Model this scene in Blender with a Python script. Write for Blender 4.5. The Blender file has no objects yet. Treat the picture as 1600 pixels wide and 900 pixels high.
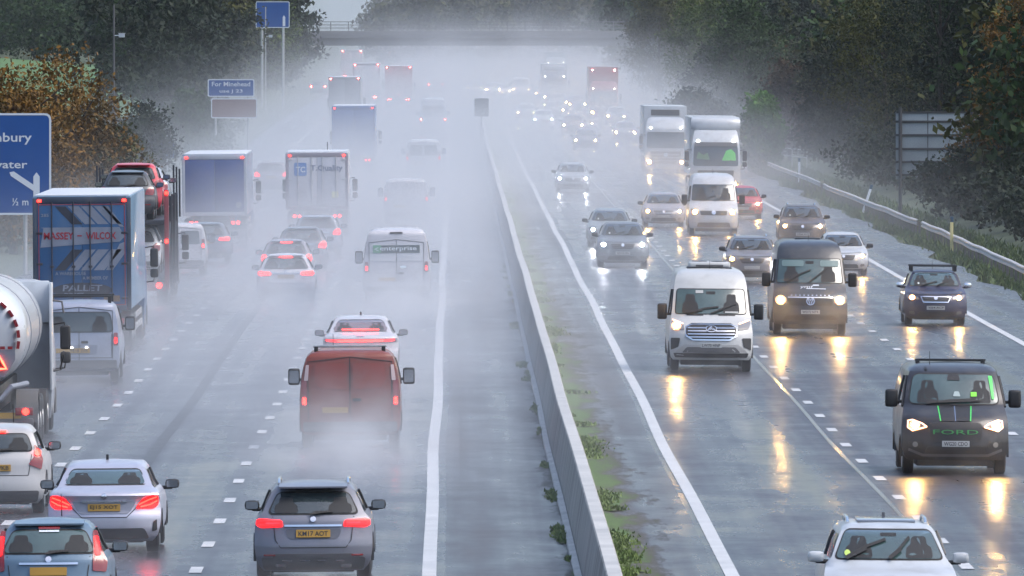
import bpy, bmesh, math, random
import numpy as np
from mathutils import Vector, Matrix
random.seed(7)
C = bpy.context.scene.collection
sc = bpy.context.scene
R = math.radians
F_PX, CAM_H, VPX, VPY = 18000.0, 8.4, 710.0, 50.0     # lens in pixels of the 1600 px photograph, bridge height

# ---------------------------------------------------------------- camera
cam_d = bpy.data.cameras.new('camera'); cam = bpy.data.objects.new('camera', cam_d); C.objects.link(cam)
cam.location = (0, 0, CAM_H); cam.rotation_euler = (R(90), 0, 0)
cam_d.sensor_width = 36.0; cam_d.lens = 36.0 * F_PX / 1600.0
cam_d.shift_x = (800 - VPX) / 1600.0; cam_d.shift_y = -(450 - VPY) / 1600.0
cam_d.clip_start = 1.0; cam_d.clip_end = 20000.0
sc.camera = cam

# ---------------------------------------------------------------- sky and soft overcast sun
w = bpy.data.worlds.new("World"); sc.world = w; w.use_nodes = True
nt = w.node_tree; nt.nodes.clear()
sky = nt.nodes.new('ShaderNodeTexSky'); sky.sky_type = 'NISHITA'; sky.sun_disc = False
SUN_EL, SUN_ROT = 55, 100
sky.sun_elevation = R(SUN_EL); sky.sun_rotation = R(SUN_ROT)
sky.air_density = 1.0; sky.dust_density = 4.0; sky.ozone_density = 2.0
bg = nt.nodes.new('ShaderNodeBackground'); bg.inputs[1].default_value = 0.15
wo = nt.nodes.new('ShaderNodeOutputWorld')
nt.links.new(sky.outputs[0], bg.inputs[0]); nt.links.new(bg.outputs[0], wo.inputs[0])
sun_d = bpy.data.lights.new('sun', 'SUN'); sun_d.energy = 0.85; sun_d.angle = R(35); sun_d.color = (1, .96, .92)
sun = bpy.data.objects.new('sun', sun_d); C.objects.link(sun)
sun.rotation_euler = (R(90 - SUN_EL), 0, R(180 - SUN_ROT))

sc.view_settings.view_transform = 'Standard'; sc.view_settings.look = 'None'
sc.view_settings.exposure = 0.92; sc.view_settings.gamma = 1.0
cy = sc.cycles
cy.use_denoising = True
try: cy.denoiser = 'OPENIMAGEDENOISE'
except Exception: pass
cy.volume_bounces = 5; cy.max_bounces = 5; cy.diffuse_bounces = 2; cy.glossy_bounces = 2
cy.transmission_bounces = 2; cy.transparent_max_bounces = 4
cy.sample_clamp_indirect = 4.0; cy.caustics_reflective = False; cy.caustics_refractive = False
cy.use_adaptive_sampling = True; cy.adaptive_threshold = 0.02

# ---------------------------------------------------------------- ground shape
def pch(xs, ys):
    """monotone cubic through the points"""
    n = len(xs)
    if n == 1: return lambda x: ys[0]
    h = [xs[i+1]-xs[i] for i in range(n-1)]; dl = [(ys[i+1]-ys[i])/h[i] for i in range(n-1)]
    m = [dl[0]] + [0]*(n-2) + [dl[-1]]
    for i in range(1, n-1):
        if dl[i-1]*dl[i] > 0:
            w1 = 2*h[i]+h[i-1]; w2 = h[i]+2*h[i-1]
            m[i] = (w1+w2)/(w1/dl[i-1]+w2/dl[i])
    def f(x):
        if x <= xs[0]: return ys[0]
        if x >= xs[-1]: return ys[-1]
        i = 0
        while x > xs[i+1]: i += 1
        t = (x-xs[i])/h[i]; t2 = t*t; t3 = t2*t
        return (2*t3-3*t2+1)*ys[i]+(t3-2*t2+t)*h[i]*m[i]+(-2*t3+3*t2)*ys[i+1]+(t3-t2)*h[i]*m[i+1]
    return f
_gz = pch([0, 720, 1000, 1300, 1900, 3000, 8000], [0, 0, .9, 1.9, 4.2, 5.5, 5.5])
def gz(Y): return _gz(Y) + .02*math.sin(Y/23.0)*math.exp(-max(0, Y-600)/300)
_cx = pch([0, 900, 1300, 2000, 3000, 8000], [0, 0, 1.5, 11, 40, 320])
def cx(Y): return _cx(Y)
def wob(Y): return .020*math.sin(Y/13.7+.6) + .012*math.sin(Y/7.9)
def smooth(a, b, x):
    t = max(0.0, min(1.0, (x-a)/(b-a))); return t*t*(3-2*t)

# ---------------------------------------------------------------- materials
def lin(r, g, b):
    f = lambda c: (c/255)/12.92 if c/255 <= .04045 else ((c/255+.055)/1.055)**2.4
    return (f(r), f(g), f(b), 1)
MATS = {}
def bsdf_of(m): return m.node_tree.nodes['Principled BSDF']
def pm(name, col, rough=.5, metal=0, coat=0, spec=.5, em=None, em_s=0, var=0.0, vscale=3.0, bump=0.0, bscale=40.0, coat_r=.1):
    if name in MATS: return MATS[name]
    m = bpy.data.materials.new(name); m.use_nodes = True; MATS[name] = m
    b = bsdf_of(m); i = b.inputs; N = m.node_tree.nodes; Lk = m.node_tree.links
    col = tuple(col[:3]) + (1,)
    i['Base Color'].default_value = col; i['Roughness'].default_value = rough; i['Metallic'].default_value = metal
    i['Coat Weight'].default_value = coat; i['Coat Roughness'].default_value = coat_r; i['Specular IOR Level'].default_value = spec
    if em: i['Emission Color'].default_value = tuple(em[:3])+(1,); i['Emission Strength'].default_value = em_s
    if var or bump:
        tc = N.new('ShaderNodeTexCoord'); no = N.new('ShaderNodeTexNoise'); no.inputs['Scale'].default_value = vscale
        no.inputs['Detail'].default_value = 5; Lk.new(tc.outputs['Object'], no.inputs['Vector'])
        if var:
            mx = N.new('ShaderNodeMix'); mx.data_type = 'RGBA'; mx.blend_type = 'MIX'
            mx.inputs['A'].default_value = tuple(c*(1-var) for c in col[:3])+(1,)
            mx.inputs['B'].default_value = tuple(min(1, c*(1+var)) for c in col[:3])+(1,)
            Lk.new(no.outputs['Fac'], mx.inputs['Factor']); Lk.new(mx.outputs['Result'], i['Base Color'])
            mr = N.new('ShaderNodeMapRange'); mr.inputs['To Min'].default_value = max(.02, rough-.12); mr.inputs['To Max'].default_value = min(1, rough+.15)
            Lk.new(no.outputs['Fac'], mr.inputs['Value']); Lk.new(mr.outputs['Result'], i['Roughness'])
        if bump:
            n2 = N.new('ShaderNodeTexNoise'); n2.inputs['Scale'].default_value = bscale; n2.inputs['Detail'].default_value = 4
            Lk.new(tc.outputs['Object'], n2.inputs['Vector'])
            bp = N.new('ShaderNodeBump'); bp.inputs['Strength'].default_value = bump; bp.inputs['Distance'].default_value = .02
            Lk.new(n2.outputs['Fac'], bp.inputs['Height']); Lk.new(bp.outputs['Normal'], i['Normal'])
    return m
def paint(name, rgb, metal=0.0, rough=.38):
    """wet car paint: road grime in patches over a glossy lacquer"""
    key = 'paint_'+name
    if key in MATS: return MATS[key]
    m = pm(key, lin(*rgb), rough, metal, .5, coat_r=.12)
    N = m.node_tree.nodes; Lk = m.node_tree.links; b = bsdf_of(m)
    tc = N.new('ShaderNodeTexCoord'); no = N.new('ShaderNodeTexNoise'); no.inputs['Scale'].default_value = 2.2; no.inputs['Detail'].default_value = 7
    Lk.new(tc.outputs['Object'], no.inputs['Vector'])
    cr = N.new('ShaderNodeMapRange'); cr.inputs['From Min'].default_value = .5; cr.inputs['From Max'].default_value = .8; cr.inputs['To Max'].default_value = .35
    Lk.new(no.outputs['Fac'], cr.inputs['Value'])
    mx = N.new('ShaderNodeMix'); mx.data_type = 'RGBA'; mx.inputs['A'].default_value = lin(*rgb); mx.inputs['B'].default_value = (.13, .125, .12, 1)
    Lk.new(cr.outputs['Result'], mx.inputs['Factor']); Lk.new(mx.outputs['Result'], b.inputs['Base Color'])
    mr = N.new('ShaderNodeMapRange'); mr.inputs['To Min'].default_value = rough-.1; mr.inputs['To Max'].default_value = rough+.2
    Lk.new(no.outputs['Fac'], mr.inputs['Value']); Lk.new(mr.outputs['Result'], b.inputs['Roughness'])
    return m
GLASS = pm('dark_glass', (.030, .042, .046), .09, 0, 1.0, .6, var=.3, vscale=2.0, coat_r=.06)
GLASSG = pm('green_tint_glass', (.045, .08, .08), .10, 0, 1.0, .6, var=.45, vscale=2.4, coat_r=.06)
BLACK = pm('black_plastic', (.018, .018, .02), .45, var=.3)
RUBBER = pm('rubber', (.02, .02, .021), .7, var=.2)
TYRE = pm('tyre_rubber', (.022, .022, .024), .55, bump=.3, bscale=25)
RIM = pm('rim_alloy', (.32, .33, .35), .35, .8)
CHROME = pm('chrome', (.75, .77, .8), .18, 1.0)
STEEL = pm('galvanised', (.42, .43, .44), .45, .6, var=.25, vscale=6)
GREYP = pm('grey_plastic', (.09, .09, .095), .5, var=.25)
INT = pm('dark_interior', (.015, .017, .02), .7)
LENS = pm('clear_lens', (.20, .19, .18), .12, 0, 1.0)
TAIL_OFF = pm('tail_lens_red', (.20, .006, .008), .15, 0, 1.0)
YPLATE = pm('rear_plate_yellow', lin(160, 124, 44), .4, var=.12)
WPLATE = pm('front_plate_white', lin(165, 168, 168), .4, var=.12)
INK = pm('plate_ink', (.012, .012, .014), .5)
HEADW = pm('headlamp_warm', (1, .9, .7), .3, em=(1, .56, .17), em_s=1100)
HEADC = pm('headlamp_cool', (1, 1, 1), .3, em=(.9, .95, 1), em_s=1100)
HEADF = pm('headlamp_far', (1, .9, .7), .3, em=(1, .66, .28), em_s=1500)
HEADD = pm('headlamp_distant', (1, .9, .7), .3, em=(1, .68, .30), em_s=420)
GLOW = {'headlamp_distant': pm('reflector_halo_distant', (1, .8, .5), .3, em=(1, .45, .17), em_s=2.2), 'headlamp_warm': pm('reflector_halo_warm', (1, .8, .5), .3, em=(1, .32, .085), em_s=1.15), 'headlamp_cool': pm('reflector_halo_cool', (1, 1, 1), .3, em=(.72, .85, 1), em_s=.8), 'headlamp_far': pm('reflector_halo_far', (1, .8, .5), .3, em=(1, .42, .15), em_s=2.2)}  # glowing discs round the bulbs that imitate each headlamp's halo
DRL = pm('daylight_strip', (1, 1, 1), .3, em=(1, .40, .12), em_s=2.2)
TAIL = pm('tail_lamp_lit', (.6, .02, .02), .3, em=(1, .004, .005), em_s=3.0)
BRAKE = pm('brake_lamp_lit', (.8, .03, .02), .3, em=(1, .014, .009), em_s=9)
BRAKEF = pm('tail_lamp_far', (.8, .03, .02), .3, em=(1, .07, .05), em_s=90)
AMBER = pm('amber_lamp', (.8, .3, .02), .3, em=(1, .38, .04), em_s=12)
MARKW = pm('marker_lamp_white', (1, 1, 1), .3, em=(1, .95, .85), em_s=26)

# ---------------------------------------------------------------- objects
def build(name, mb, mat, parent=None, smooth=35):
    me = bpy.data.meshes.new(name); me.from_pydata(mb.v, [], mb.f)
    bm = bmesh.new(); bm.from_mesh(me)
    if mb.recalc: bmesh.ops.recalc_face_normals(bm, faces=bm.faces)
    bm.to_mesh(me); bm.free()
    if isinstance(mat, (list, tuple)):
        for m in mat: me.materials.append(m)
        for p, k in zip(me.polygons, mb.mi): p.material_index = k
    else: me.materials.append(mat)
    if smooth:
        me.shade_smooth(); me.set_sharp_from_angle(angle=R(smooth))
    o = bpy.data.objects.new(name, me); C.objects.link(o)
    if parent is not None: o.parent = parent
    return o
def tag(o, label=None, cat=None, group=None, kind=None):
    if label: o['label'] = label
    if cat: o['category'] = cat
    if group: o['group'] = group
    if kind: o['kind'] = kind
    return o
def thing(name, label, cat, loc, rotz=0, group=None):
    o = bpy.data.objects.new(name, None); C.objects.link(o); o.empty_display_size = .2
    o.location = loc; o.rotation_euler = (0, 0, rotz); tag(o, label, cat, group); return o
def copy_tree(o, parent=None):
    c = o.copy(); C.objects.link(c)
    if parent is not None: c.parent = parent
    for ch in list(o.children): copy_tree(ch, c)
    return c

class MB:
    def __init__(s, recalc=True): s.v = []; s.f = []; s.mi = []; s.recalc = recalc
    def add(s, vs, fs, k=0):
        n = len(s.v); s.v += [tuple(p) for p in vs]; s.f += [tuple(i+n for i in f) for f in fs]; s.mi += [k]*len(fs); return s
    def box(s, x0, x1, y0, y1, z0, z1, b=0.0, k=0):
        if b <= 0:
            vs = [(x, y, z) for z in (z0, z1) for x, y in ((x0, y0), (x1, y0), (x1, y1), (x0, y1))]
            return s.add(vs, [(3, 2, 1, 0), (4, 5, 6, 7), (0, 1, 5, 4), (1, 2, 6, 5), (2, 3, 7, 6), (3, 0, 4, 7)], k)
        b = min(b, (x1-x0)*.45, (y1-y0)*.45, (z1-z0)*.45)
        bm = bmesh.new()
        bmesh.ops.create_cube(bm, size=1, matrix=Matrix.Translation(((x0+x1)/2, (y0+y1)/2, (z0+z1)/2)) @ Matrix.Diagonal((x1-x0, y1-y0, z1-z0, 1)))
        bmesh.ops.bevel(bm, geom=bm.edges[:], offset=b, segments=2, affect='EDGES', profile=.6)
        bm.verts.index_update(); s.add([v.co[:] for v in bm.verts], [[v.index for v in f.verts] for f in bm.faces], k); bm.free(); return s
    def tube(s, pts, r, n=8, k=0, cap=True, r1=None):
        pts = [Vector(p) for p in pts]; m = len(pts); vs = []
        for i, p in enumerate(pts):
            d = (pts[min(i+1, m-1)]-pts[max(i-1, 0)]).normalized()
            a = Vector((0, 0, 1)) if abs(d.z) < .9 else Vector((1, 0, 0))
            u = d.cross(a).normalized(); q = d.cross(u)
            rr = r if r1 is None else r+(r1-r)*i/(m-1)
            vs += [p+(u*math.cos(t)+q*math.sin(t))*rr for t in (2*math.pi*j/n for j in range(n))]
        fs = [(i*n+j, i*n+(j+1) % n, (i+1)*n+(j+1) % n, (i+1)*n+j) for i in range(m-1) for j in range(n)]
        if cap: fs += [tuple(range(n))[::-1], tuple((m-1)*n+j for j in range(n))]
        return s.add(vs, fs, k)
    def lathe(s, prof, org, axis='x', n=20, k=0, sx=1.0, sz=1.0):
        """prof: list of (along, radius)"""
        vs = []
        for a, r in prof:
            for j in range(n):
                t = 2*math.pi*j/n; c, q = r*math.cos(t), r*math.sin(t)
                p = {'x': (a, c, q), 'y': (c*sx, a, q*sz), 'z': (c, q, a)}[axis]
                vs.append((org[0]+p[0], org[1]+p[1], org[2]+p[2]))
        m = len(prof)
        fs = [(i*n+j, i*n+(j+1) % n, (i+1)*n+(j+1) % n, (i+1)*n+j) for i in range(m-1) for j in range(n)]
        fs += [tuple(range(n))[::-1], tuple((m-1)*n+j for j in range(n))]
        return s.add(vs, fs, k)
    def prism(s, pts, d0, d1, axis='y', k=0):
        """closed polygon pts (a, b) pushed from d0 to d1 along the axis"""
        n = len(pts); mp = {'y': lambda a, b, d: (a, d, b), 'x': lambda a, b, d: (d, a, b), 'z': lambda a, b, d: (a, b, d)}[axis]
        vs = [mp(a, b, d0) for a, b in pts]+[mp(a, b, d1) for a, b in pts]
        fs = [tuple(range(n)), tuple(range(n, 2*n))[::-1]]+[(i, (i+1) % n, n+(i+1) % n, n+i) for i in range(n)]
        return s.add(vs, fs, k)

def rounded(pts, r, n=4):
    """round the corners of a polygon"""
    if r <= 0: return list(pts)
    out = []; m = len(pts)
    for i in range(m):
        p0, p, p1 = Vector(pts[i-1]), Vector(pts[i]), Vector(pts[(i+1) % m])
        a, b = p0-p, p1-p; rr = min(r, a.length*.45, b.length*.45)
        if rr < 1e-4: out.append(tuple(p)); continue
        A = p+a.normalized()*rr; B = p+b.normalized()*rr
        for q in range(n+1):
            t = q/n; out.append(tuple(A*(1-t)**2+p*2*t*(1-t)+B*t*t))
    return out
def dense(pts, step):
    out = []
    for i in range(len(pts)):
        a, b = Vector(pts[i]), Vector(pts[(i+1) % len(pts)]); k = max(1, int((b-a).length/step))
        out += [tuple(a.lerp(b, j/k)) for j in range(k)]
    return out
class Rel:
    """front or rear skin of a vehicle: depth, half width and corner set-back by height"""
    def __init__(s, rows, L, front, zs=1, xs=1):
        s.f = front; s.h = L/2; s.zs = zs; s.xs = xs
        z = [r[0]*zs for r in rows]
        s.z0, s.z1 = z[0], z[-1]; s.zl = z
        s.D = pch(z, [r[1] for r in rows]); s.Wf = pch(z, [r[2]*xs for r in rows]); s.K = pch(z, [r[3] for r in rows])
    def W(s, z): return s.Wf(z)
    def pt(s, x, z, off=0):
        z = max(s.z0, min(s.z1, z)); a = min(abs(x)/s.Wf(z), 1.0)
        y = s.h+s.D(z)-s.K(z)*a**3+off
        return (-x, y, z) if s.f else (x, -y, z)
class Flat:
    """flat face at local y, seen from the rear (front=False) or the front"""
    def __init__(s, y, half, front=False): s.y = y; s.half = half; s.f = front; s.zs = s.xs = 1
    def W(s, z): return s.half
    def pt(s, x, z, off=0): return (-x, s.y+off, z) if s.f else (x, s.y-off, z)
def patch(mb, rel, pts, off=.012, r=.03, u=False, thick=.03, step=.09, k=0, nominal=True, rings=3):
    """panel lying on a skin; pts are (x, z) as the viewer sees them, x a share of the half width when u"""
    P = []
    for x, z in pts:
        if nominal: z = z*rel.zs
        P.append((x*rel.W(z) if u else x*(rel.xs if nominal else 1), z))
    P = dense(rounded(P, r), step); n = len(P)
    cx_, cz_ = sum(p[0] for p in P)/n, sum(p[1] for p in P)/n
    vs = [rel.pt(x, z, off-thick) for x, z in P]
    for q in range(rings):
        t = 1-q/rings
        vs += [rel.pt(cx_+(x-cx_)*t, cz_+(z-cz_)*t, off) for x, z in P]
    vs.append(rel.pt(cx_, cz_, off)); c = len(vs)-1
    fs = [(q*n+i, q*n+(i+1) % n, (q+1)*n+(i+1) % n, (q+1)*n+i) for q in range(rings) for i in range(n)]
    fs += [(rings*n+i, rings*n+(i+1) % n, c) for i in range(n)]
    return mb.add(vs, fs, k)
def strip(mb, rel, pts, wd, off=.01, u=False, nominal=True, k=0, thick=.02, step=.12):
    """band of even width along a line on a skin"""
    P = []
    for x, z in pts:
        if nominal: z = z*rel.zs
        P.append(Vector((x*rel.W(z) if u else x*(rel.xs if nominal else 1), z)))
    Q = []
    for a, b in zip(P[:-1], P[1:]):
        m = max(1, int((b-a).length/step)); Q += [a.lerp(b, j/m) for j in range(m)]
    Q.append(P[-1]); n = len(Q); vs = []
    for i, p in enumerate(Q):
        d = (Q[min(i+1, n-1)]-Q[max(i-1, 0)]).normalized(); q = Vector((-d.y, d.x))*wd/2
        vs += [rel.pt(p.x+q.x, p.y+q.y, off), rel.pt(p.x-q.x, p.y-q.y, off), rel.pt(p.x+q.x, p.y+q.y, off-thick), rel.pt(p.x-q.x, p.y-q.y, off-thick)]
    fs = []
    for i in range(n-1):
        a, b = 4*i, 4*i+4
        fs += [(a, a+1, b+1, b), (a, b, b+2, a+2), (a+1, a+3, b+3, b+1)]
    fs += [(0, 2, 3, 1), (4*n-4, 4*n-3, 4*n-1, 4*n-2)]
    return mb.add(vs, fs, k)
def disc_pts(x, z, rx, rz=None, n=16):
    rz = rz or rx; return [(x+rx*math.cos(2*math.pi*i/n), z+rz*math.sin(2*math.pi*i/n)) for i in range(n)]
_tc = {}
def text_mb(mb, rel, s, xc, zc, wd, ht, off=.016, k=0, slant=0.0, bold=0.0):
    """letters fitted into a wd x ht box on a skin (real metres, viewer's x)"""
    key = (s, bold)
    if key not in _tc:
        cu = bpy.data.curves.new('letters', 'FONT'); cu.body = s; cu.size = 1; cu.resolution_u = 2; cu.offset = bold
        o = bpy.data.objects.new('letters', cu); C.objects.link(o); bpy.context.view_layer.update()
        me = bpy.data.meshes.new_from_object(o.evaluated_get(bpy.context.evaluated_depsgraph_get()))
        _tc[key] = ([v.co[:2] for v in me.vertices], [tuple(p.vertices) for p in me.polygons])
        C.objects.unlink(o); bpy.data.objects.remove(o); bpy.data.meshes.remove(me); bpy.data.curves.remove(cu)
    V, Fs = _tc[key]
    x0, x1 = min(v[0] for v in V), max(v[0] for v in V); y0, y1 = min(v[1] for v in V), max(v[1] for v in V)
    sx = wd/(x1-x0); sz = ht/(y1-y0)
    vs = [rel.pt(xc-wd/2+(x-x0)*sx+slant*(y-y0)*sz, zc-ht/2+(y-y0)*sz, off) for x, y in V]
    return mb.add(vs, Fs, k)

# place by the photograph's pixels: x of the middle and pixels per metre at the end that faces the camera
def spot(xpx, s): Y = F_PX/s; return (xpx-VPX)/s, Y
# ================================================================ the setting
def ys(y0, y1):
    out = [y0]
    while out[-1] < y1: out.append(min(y1, out[-1]+max(2.5, out[-1]**2/F_PX*.9)))
    return out
def ribbon(name, x0, x1, y0, y1, lift, mat, kind='structure', wobble=True, nx=1, fz=None):
    mb = MB(False); Y = ys(y0, y1); k = nx+1
    for y in Y:
        o = cx(y)+(wob(y) if wobble else 0)
        for i in range(k):
            x = (x0(y) if callable(x0) else x0)*(1-i/nx)+(x1(y) if callable(x1) else x1)*i/nx
            mb.v.append((x+o, y, gz(y)+lift+(fz(x, y) if fz else 0)))
    for a in range(len(Y)-1):
        for i in range(nx): mb.f.append((a*k+i, a*k+i+1, (a+1)*k+i+1, (a+1)*k+i)); mb.mi.append(0)
    o = build(name, mb, mat); tag(o, kind=kind); return o

def asphalt(name, base, r0, r1, spec=.6, tracks=None):
    m = bpy.data.materials.new(name); m.use_nodes = True; b = bsdf_of(m); N = m.node_tree.nodes; Lk = m.node_tree.links
    geo = N.new('ShaderNodeNewGeometry'); mp = N.new('ShaderNodeMapping'); mp.inputs['Scale'].default_value = (1.0, .12, 1)
    Lk.new(geo.outputs['Position'], mp.inputs['Vector'])
    big = N.new('ShaderNodeTexNoise'); big.inputs['Scale'].default_value = .55; big.inputs['Detail'].default_value = 6; big.inputs['Roughness'].default_value = .65
    Lk.new(mp.outputs['Vector'], big.inputs['Vector'])
    mp2 = N.new('ShaderNodeMapping'); mp2.inputs['Scale'].default_value = (.5, .30, 1); Lk.new(geo.outputs['Position'], mp2.inputs['Vector'])
    bars = N.new('ShaderNodeTexNoise'); bars.inputs['Scale'].default_value = .8; bars.inputs['Detail'].default_value = 8; bars.inputs['Roughness'].default_value = .7
    Lk.new(mp2.outputs['Vector'], bars.inputs['Vector'])
    ad0 = N.new('ShaderNodeMath'); ad0.operation = 'ADD'; Lk.new(big.outputs['Fac'], ad0.inputs[0]); Lk.new(bars.outputs['Fac'], ad0.inputs[1])
    mp4 = N.new('ShaderNodeMapping'); mp4.inputs['Scale'].default_value = (1.15, .006, 1); Lk.new(geo.outputs['Position'], mp4.inputs['Vector'])
    tr = N.new('ShaderNodeTexNoise'); tr.inputs['Scale'].default_value = 1; tr.inputs['Detail'].default_value = 3; Lk.new(mp4.outputs['Vector'], tr.inputs['Vector'])
    trm = N.new('ShaderNodeMapRange'); trm.inputs['From Min'].default_value = .3; trm.inputs['From Max'].default_value = .7; trm.inputs['To Min'].default_value = -.28; trm.inputs['To Max'].default_value = .28; Lk.new(tr.outputs['Fac'], trm.inputs['Value'])
    ad = N.new('ShaderNodeMath'); ad.operation = 'ADD'; Lk.new(ad0.outputs[0], ad.inputs[0]); Lk.new(trm.outputs['Result'], ad.inputs[1])
    rough = N.new('ShaderNodeMapRange'); rough.inputs['From Min'].default_value = .7; rough.inputs['From Max'].default_value = 1.3
    rough.inputs['To Min'].default_value = r0; rough.inputs['To Max'].default_value = r1; Lk.new(ad.outputs[0], rough.inputs['Value'])
    Lk.new(rough.outputs['Result'], b.inputs['Roughness'])
    mx = N.new('ShaderNodeMix'); mx.data_type = 'RGBA'; mx.inputs['A'].default_value = tuple(c*.65 for c in base)+(1,); mx.inputs['B'].default_value = tuple(c*1.4 for c in base)+(1,)
    mr = N.new('ShaderNodeMapRange'); mr.inputs['From Min'].default_value = .7; mr.inputs['From Max'].default_value = 1.3; Lk.new(ad.outputs[0], mr.inputs['Value'])
    Lk.new(mr.outputs['Result'], mx.inputs['Factor']); Lk.new(mx.outputs['Result'], b.inputs['Base Color'])
    b.inputs['Specular IOR Level'].default_value = spec
    gr = N.new('ShaderNodeTexNoise'); gr.inputs['Scale'].default_value = 9; gr.inputs['Detail'].default_value = 3
    mp3 = N.new('ShaderNodeMapping'); mp3.inputs['Scale'].default_value = (1, .35, 1); Lk.new(geo.outputs['Position'], mp3.inputs['Vector']); Lk.new(mp3.outputs['Vector'], gr.inputs['Vector'])
    bp = N.new('ShaderNodeBump'); bp.inputs['Strength'].default_value = .4; bp.inputs['Distance'].default_value = .010
    Lk.new(gr.outputs['Fac'], bp.inputs['Height']); Lk.new(bp.outputs['Normal'], b.inputs['Normal'])
    return m
ROAD = asphalt('wet_asphalt', (.028, .029, .038), .17, .42, .22)
SHOULDER = asphalt('wet_old_asphalt', (.034, .035, .042), .17, .44, .24)
RESERVE = asphalt('wet_gritty_asphalt', (.046, .045, .047), .24, .55, .34)
def moss_over(m):
    """moss, silt and grit lying along the foot of the barrier"""
    N = m.node_tree.nodes; Lk = m.node_tree.links; bs = bsdf_of(m); src = bs.inputs['Base Color'].links[0].from_socket; rsrc = bs.inputs['Roughness'].links[0].from_socket
    geo = N.new('ShaderNodeNewGeometry'); sx = N.new('ShaderNodeSeparateXYZ'); Lk.new(geo.outputs['Position'], sx.inputs[0])
    mp = N.new('ShaderNodeMapping'); mp.inputs['Scale'].default_value = (1.5, .20, 1); Lk.new(geo.outputs['Position'], mp.inputs['Vector'])
    no = N.new('ShaderNodeTexNoise'); no.inputs['Scale'].default_value = 1; no.inputs['Detail'].default_value = 7; no.inputs['Roughness'].default_value = .68; Lk.new(mp.outputs['Vector'], no.inputs['Vector'])
    rx = N.new('ShaderNodeMapRange'); rx.inputs['From Min'].default_value = -.2; rx.inputs['From Max'].default_value = 4.1; Lk.new(sx.outputs[0], rx.inputs['Value'])
    ra = N.new('ShaderNodeValToRGB'); e = ra.color_ramp.elements
    for p_, v_ in ((.30, .0), (.46, .34), (.50, .57), (.68, .57), (.80, .36)):
        q = e.new(p_); q.color = (v_, v_, v_, 1)
    e[0].color = (0, 0, 0, 1); e[-1].color = (.12, .12, .12, 1); Lk.new(rx.outputs['Result'], ra.inputs[0])
    sm = N.new('ShaderNodeMath'); sm.operation = 'ADD'; Lk.new(no.outputs['Fac'], sm.inputs[0]); Lk.new(ra.outputs[0], sm.inputs[1])
    def mask(lo, hi):
        k_ = N.new('ShaderNodeMapRange'); k_.inputs['From Min'].default_value = lo; k_.inputs['From Max'].default_value = hi; Lk.new(sm.outputs[0], k_.inputs['Value']); return k_.outputs['Result']
    n2 = N.new('ShaderNodeTexNoise'); n2.inputs['Scale'].default_value = 7; n2.inputs['Detail'].default_value = 4; Lk.new(mp.outputs['Vector'], n2.inputs['Vector'])
    g = N.new('ShaderNodeMix'); g.data_type = 'RGBA'; g.inputs['A'].default_value = (.045, .072, .020, 1); g.inputs['B'].default_value = (.075, .145, .034, 1); Lk.new(n2.outputs['Fac'], g.inputs['Factor'])
    m1 = N.new('ShaderNodeMix'); m1.data_type = 'RGBA'; m1.inputs['B'].default_value = (.055, .050, .040, 1); Lk.new(src, m1.inputs['A']); Lk.new(mask(.80, .95), m1.inputs['Factor'])
    m2 = N.new('ShaderNodeMix'); m2.data_type = 'RGBA'; Lk.new(m1.outputs['Result'], m2.inputs['A']); Lk.new(g.outputs['Result'], m2.inputs['B']); Lk.new(mask(.94, 1.06), m2.inputs['Factor'])
    Lk.new(m2.outputs['Result'], bs.inputs['Base Color'])
    m3 = N.new('ShaderNodeMix'); m3.data_type = 'FLOAT'; m3.inputs['B'].default_value = .85; Lk.new(rsrc, m3.inputs['A']); Lk.new(mask(.82, 1.0), m3.inputs['Factor']); Lk.new(m3.outputs['Result'], bs.inputs['Roughness'])
moss_over(RESERVE)
LINE = pm('road_marking_white', (.44, .45, .46), .4, var=.45, vscale=1.1)
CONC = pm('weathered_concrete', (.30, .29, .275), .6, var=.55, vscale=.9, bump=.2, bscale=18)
def cast_joints(m, every=6.0):
    """dark joints between the cast lengths and water streaks down the face"""
    N = m.node_tree.nodes; Lk = m.node_tree.links; bs = bsdf_of(m); src = bs.inputs['Base Color'].links[0].from_socket
    geo = N.new('ShaderNodeNewGeometry'); sx = N.new('ShaderNodeSeparateXYZ'); Lk.new(geo.outputs['Position'], sx.inputs[0])
    md = N.new('ShaderNodeMath'); md.operation = 'PINGPONG'; md.inputs[1].default_value = every/2; Lk.new(sx.outputs[1], md.inputs[0])
    lt = N.new('ShaderNodeMath'); lt.operation = 'LESS_THAN'; lt.inputs[1].default_value = .06; Lk.new(md.outputs[0], lt.inputs[0])
    mp = N.new('ShaderNodeMapping'); mp.inputs['Scale'].default_value = (1, .9, .12); Lk.new(geo.outputs['Position'], mp.inputs['Vector'])
    no = N.new('ShaderNodeTexNoise'); no.inputs['Scale'].default_value = 1.2; no.inputs['Detail'].default_value = 6; Lk.new(mp.outputs['Vector'], no.inputs['Vector'])
    mr = N.new('ShaderNodeMapRange'); mr.inputs['From Min'].default_value = .5; mr.inputs['From Max'].default_value = .68; mr.inputs['To Max'].default_value = .65; Lk.new(no.outputs['Fac'], mr.inputs['Value'])
    mx_ = N.new('ShaderNodeMath'); mx_.operation = 'MAXIMUM'; Lk.new(lt.outputs[0], mx_.inputs[0]); Lk.new(mr.outputs['Result'], mx_.inputs[1])
    m1 = N.new('ShaderNodeMix'); m1.data_type = 'RGBA'; m1.inputs['B'].default_value = (.075, .072, .062, 1); Lk.new(src, m1.inputs['A']); Lk.new(mx_.outputs[0], m1.inputs['Factor']); Lk.new(m1.outputs['Result'], bs.inputs['Base Color'])
cast_joints(CONC)
CONCL = pm('pale_concrete', (.38, .38, .37), .5, var=.5, vscale=1.1, bump=.15, bscale=14)
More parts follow.
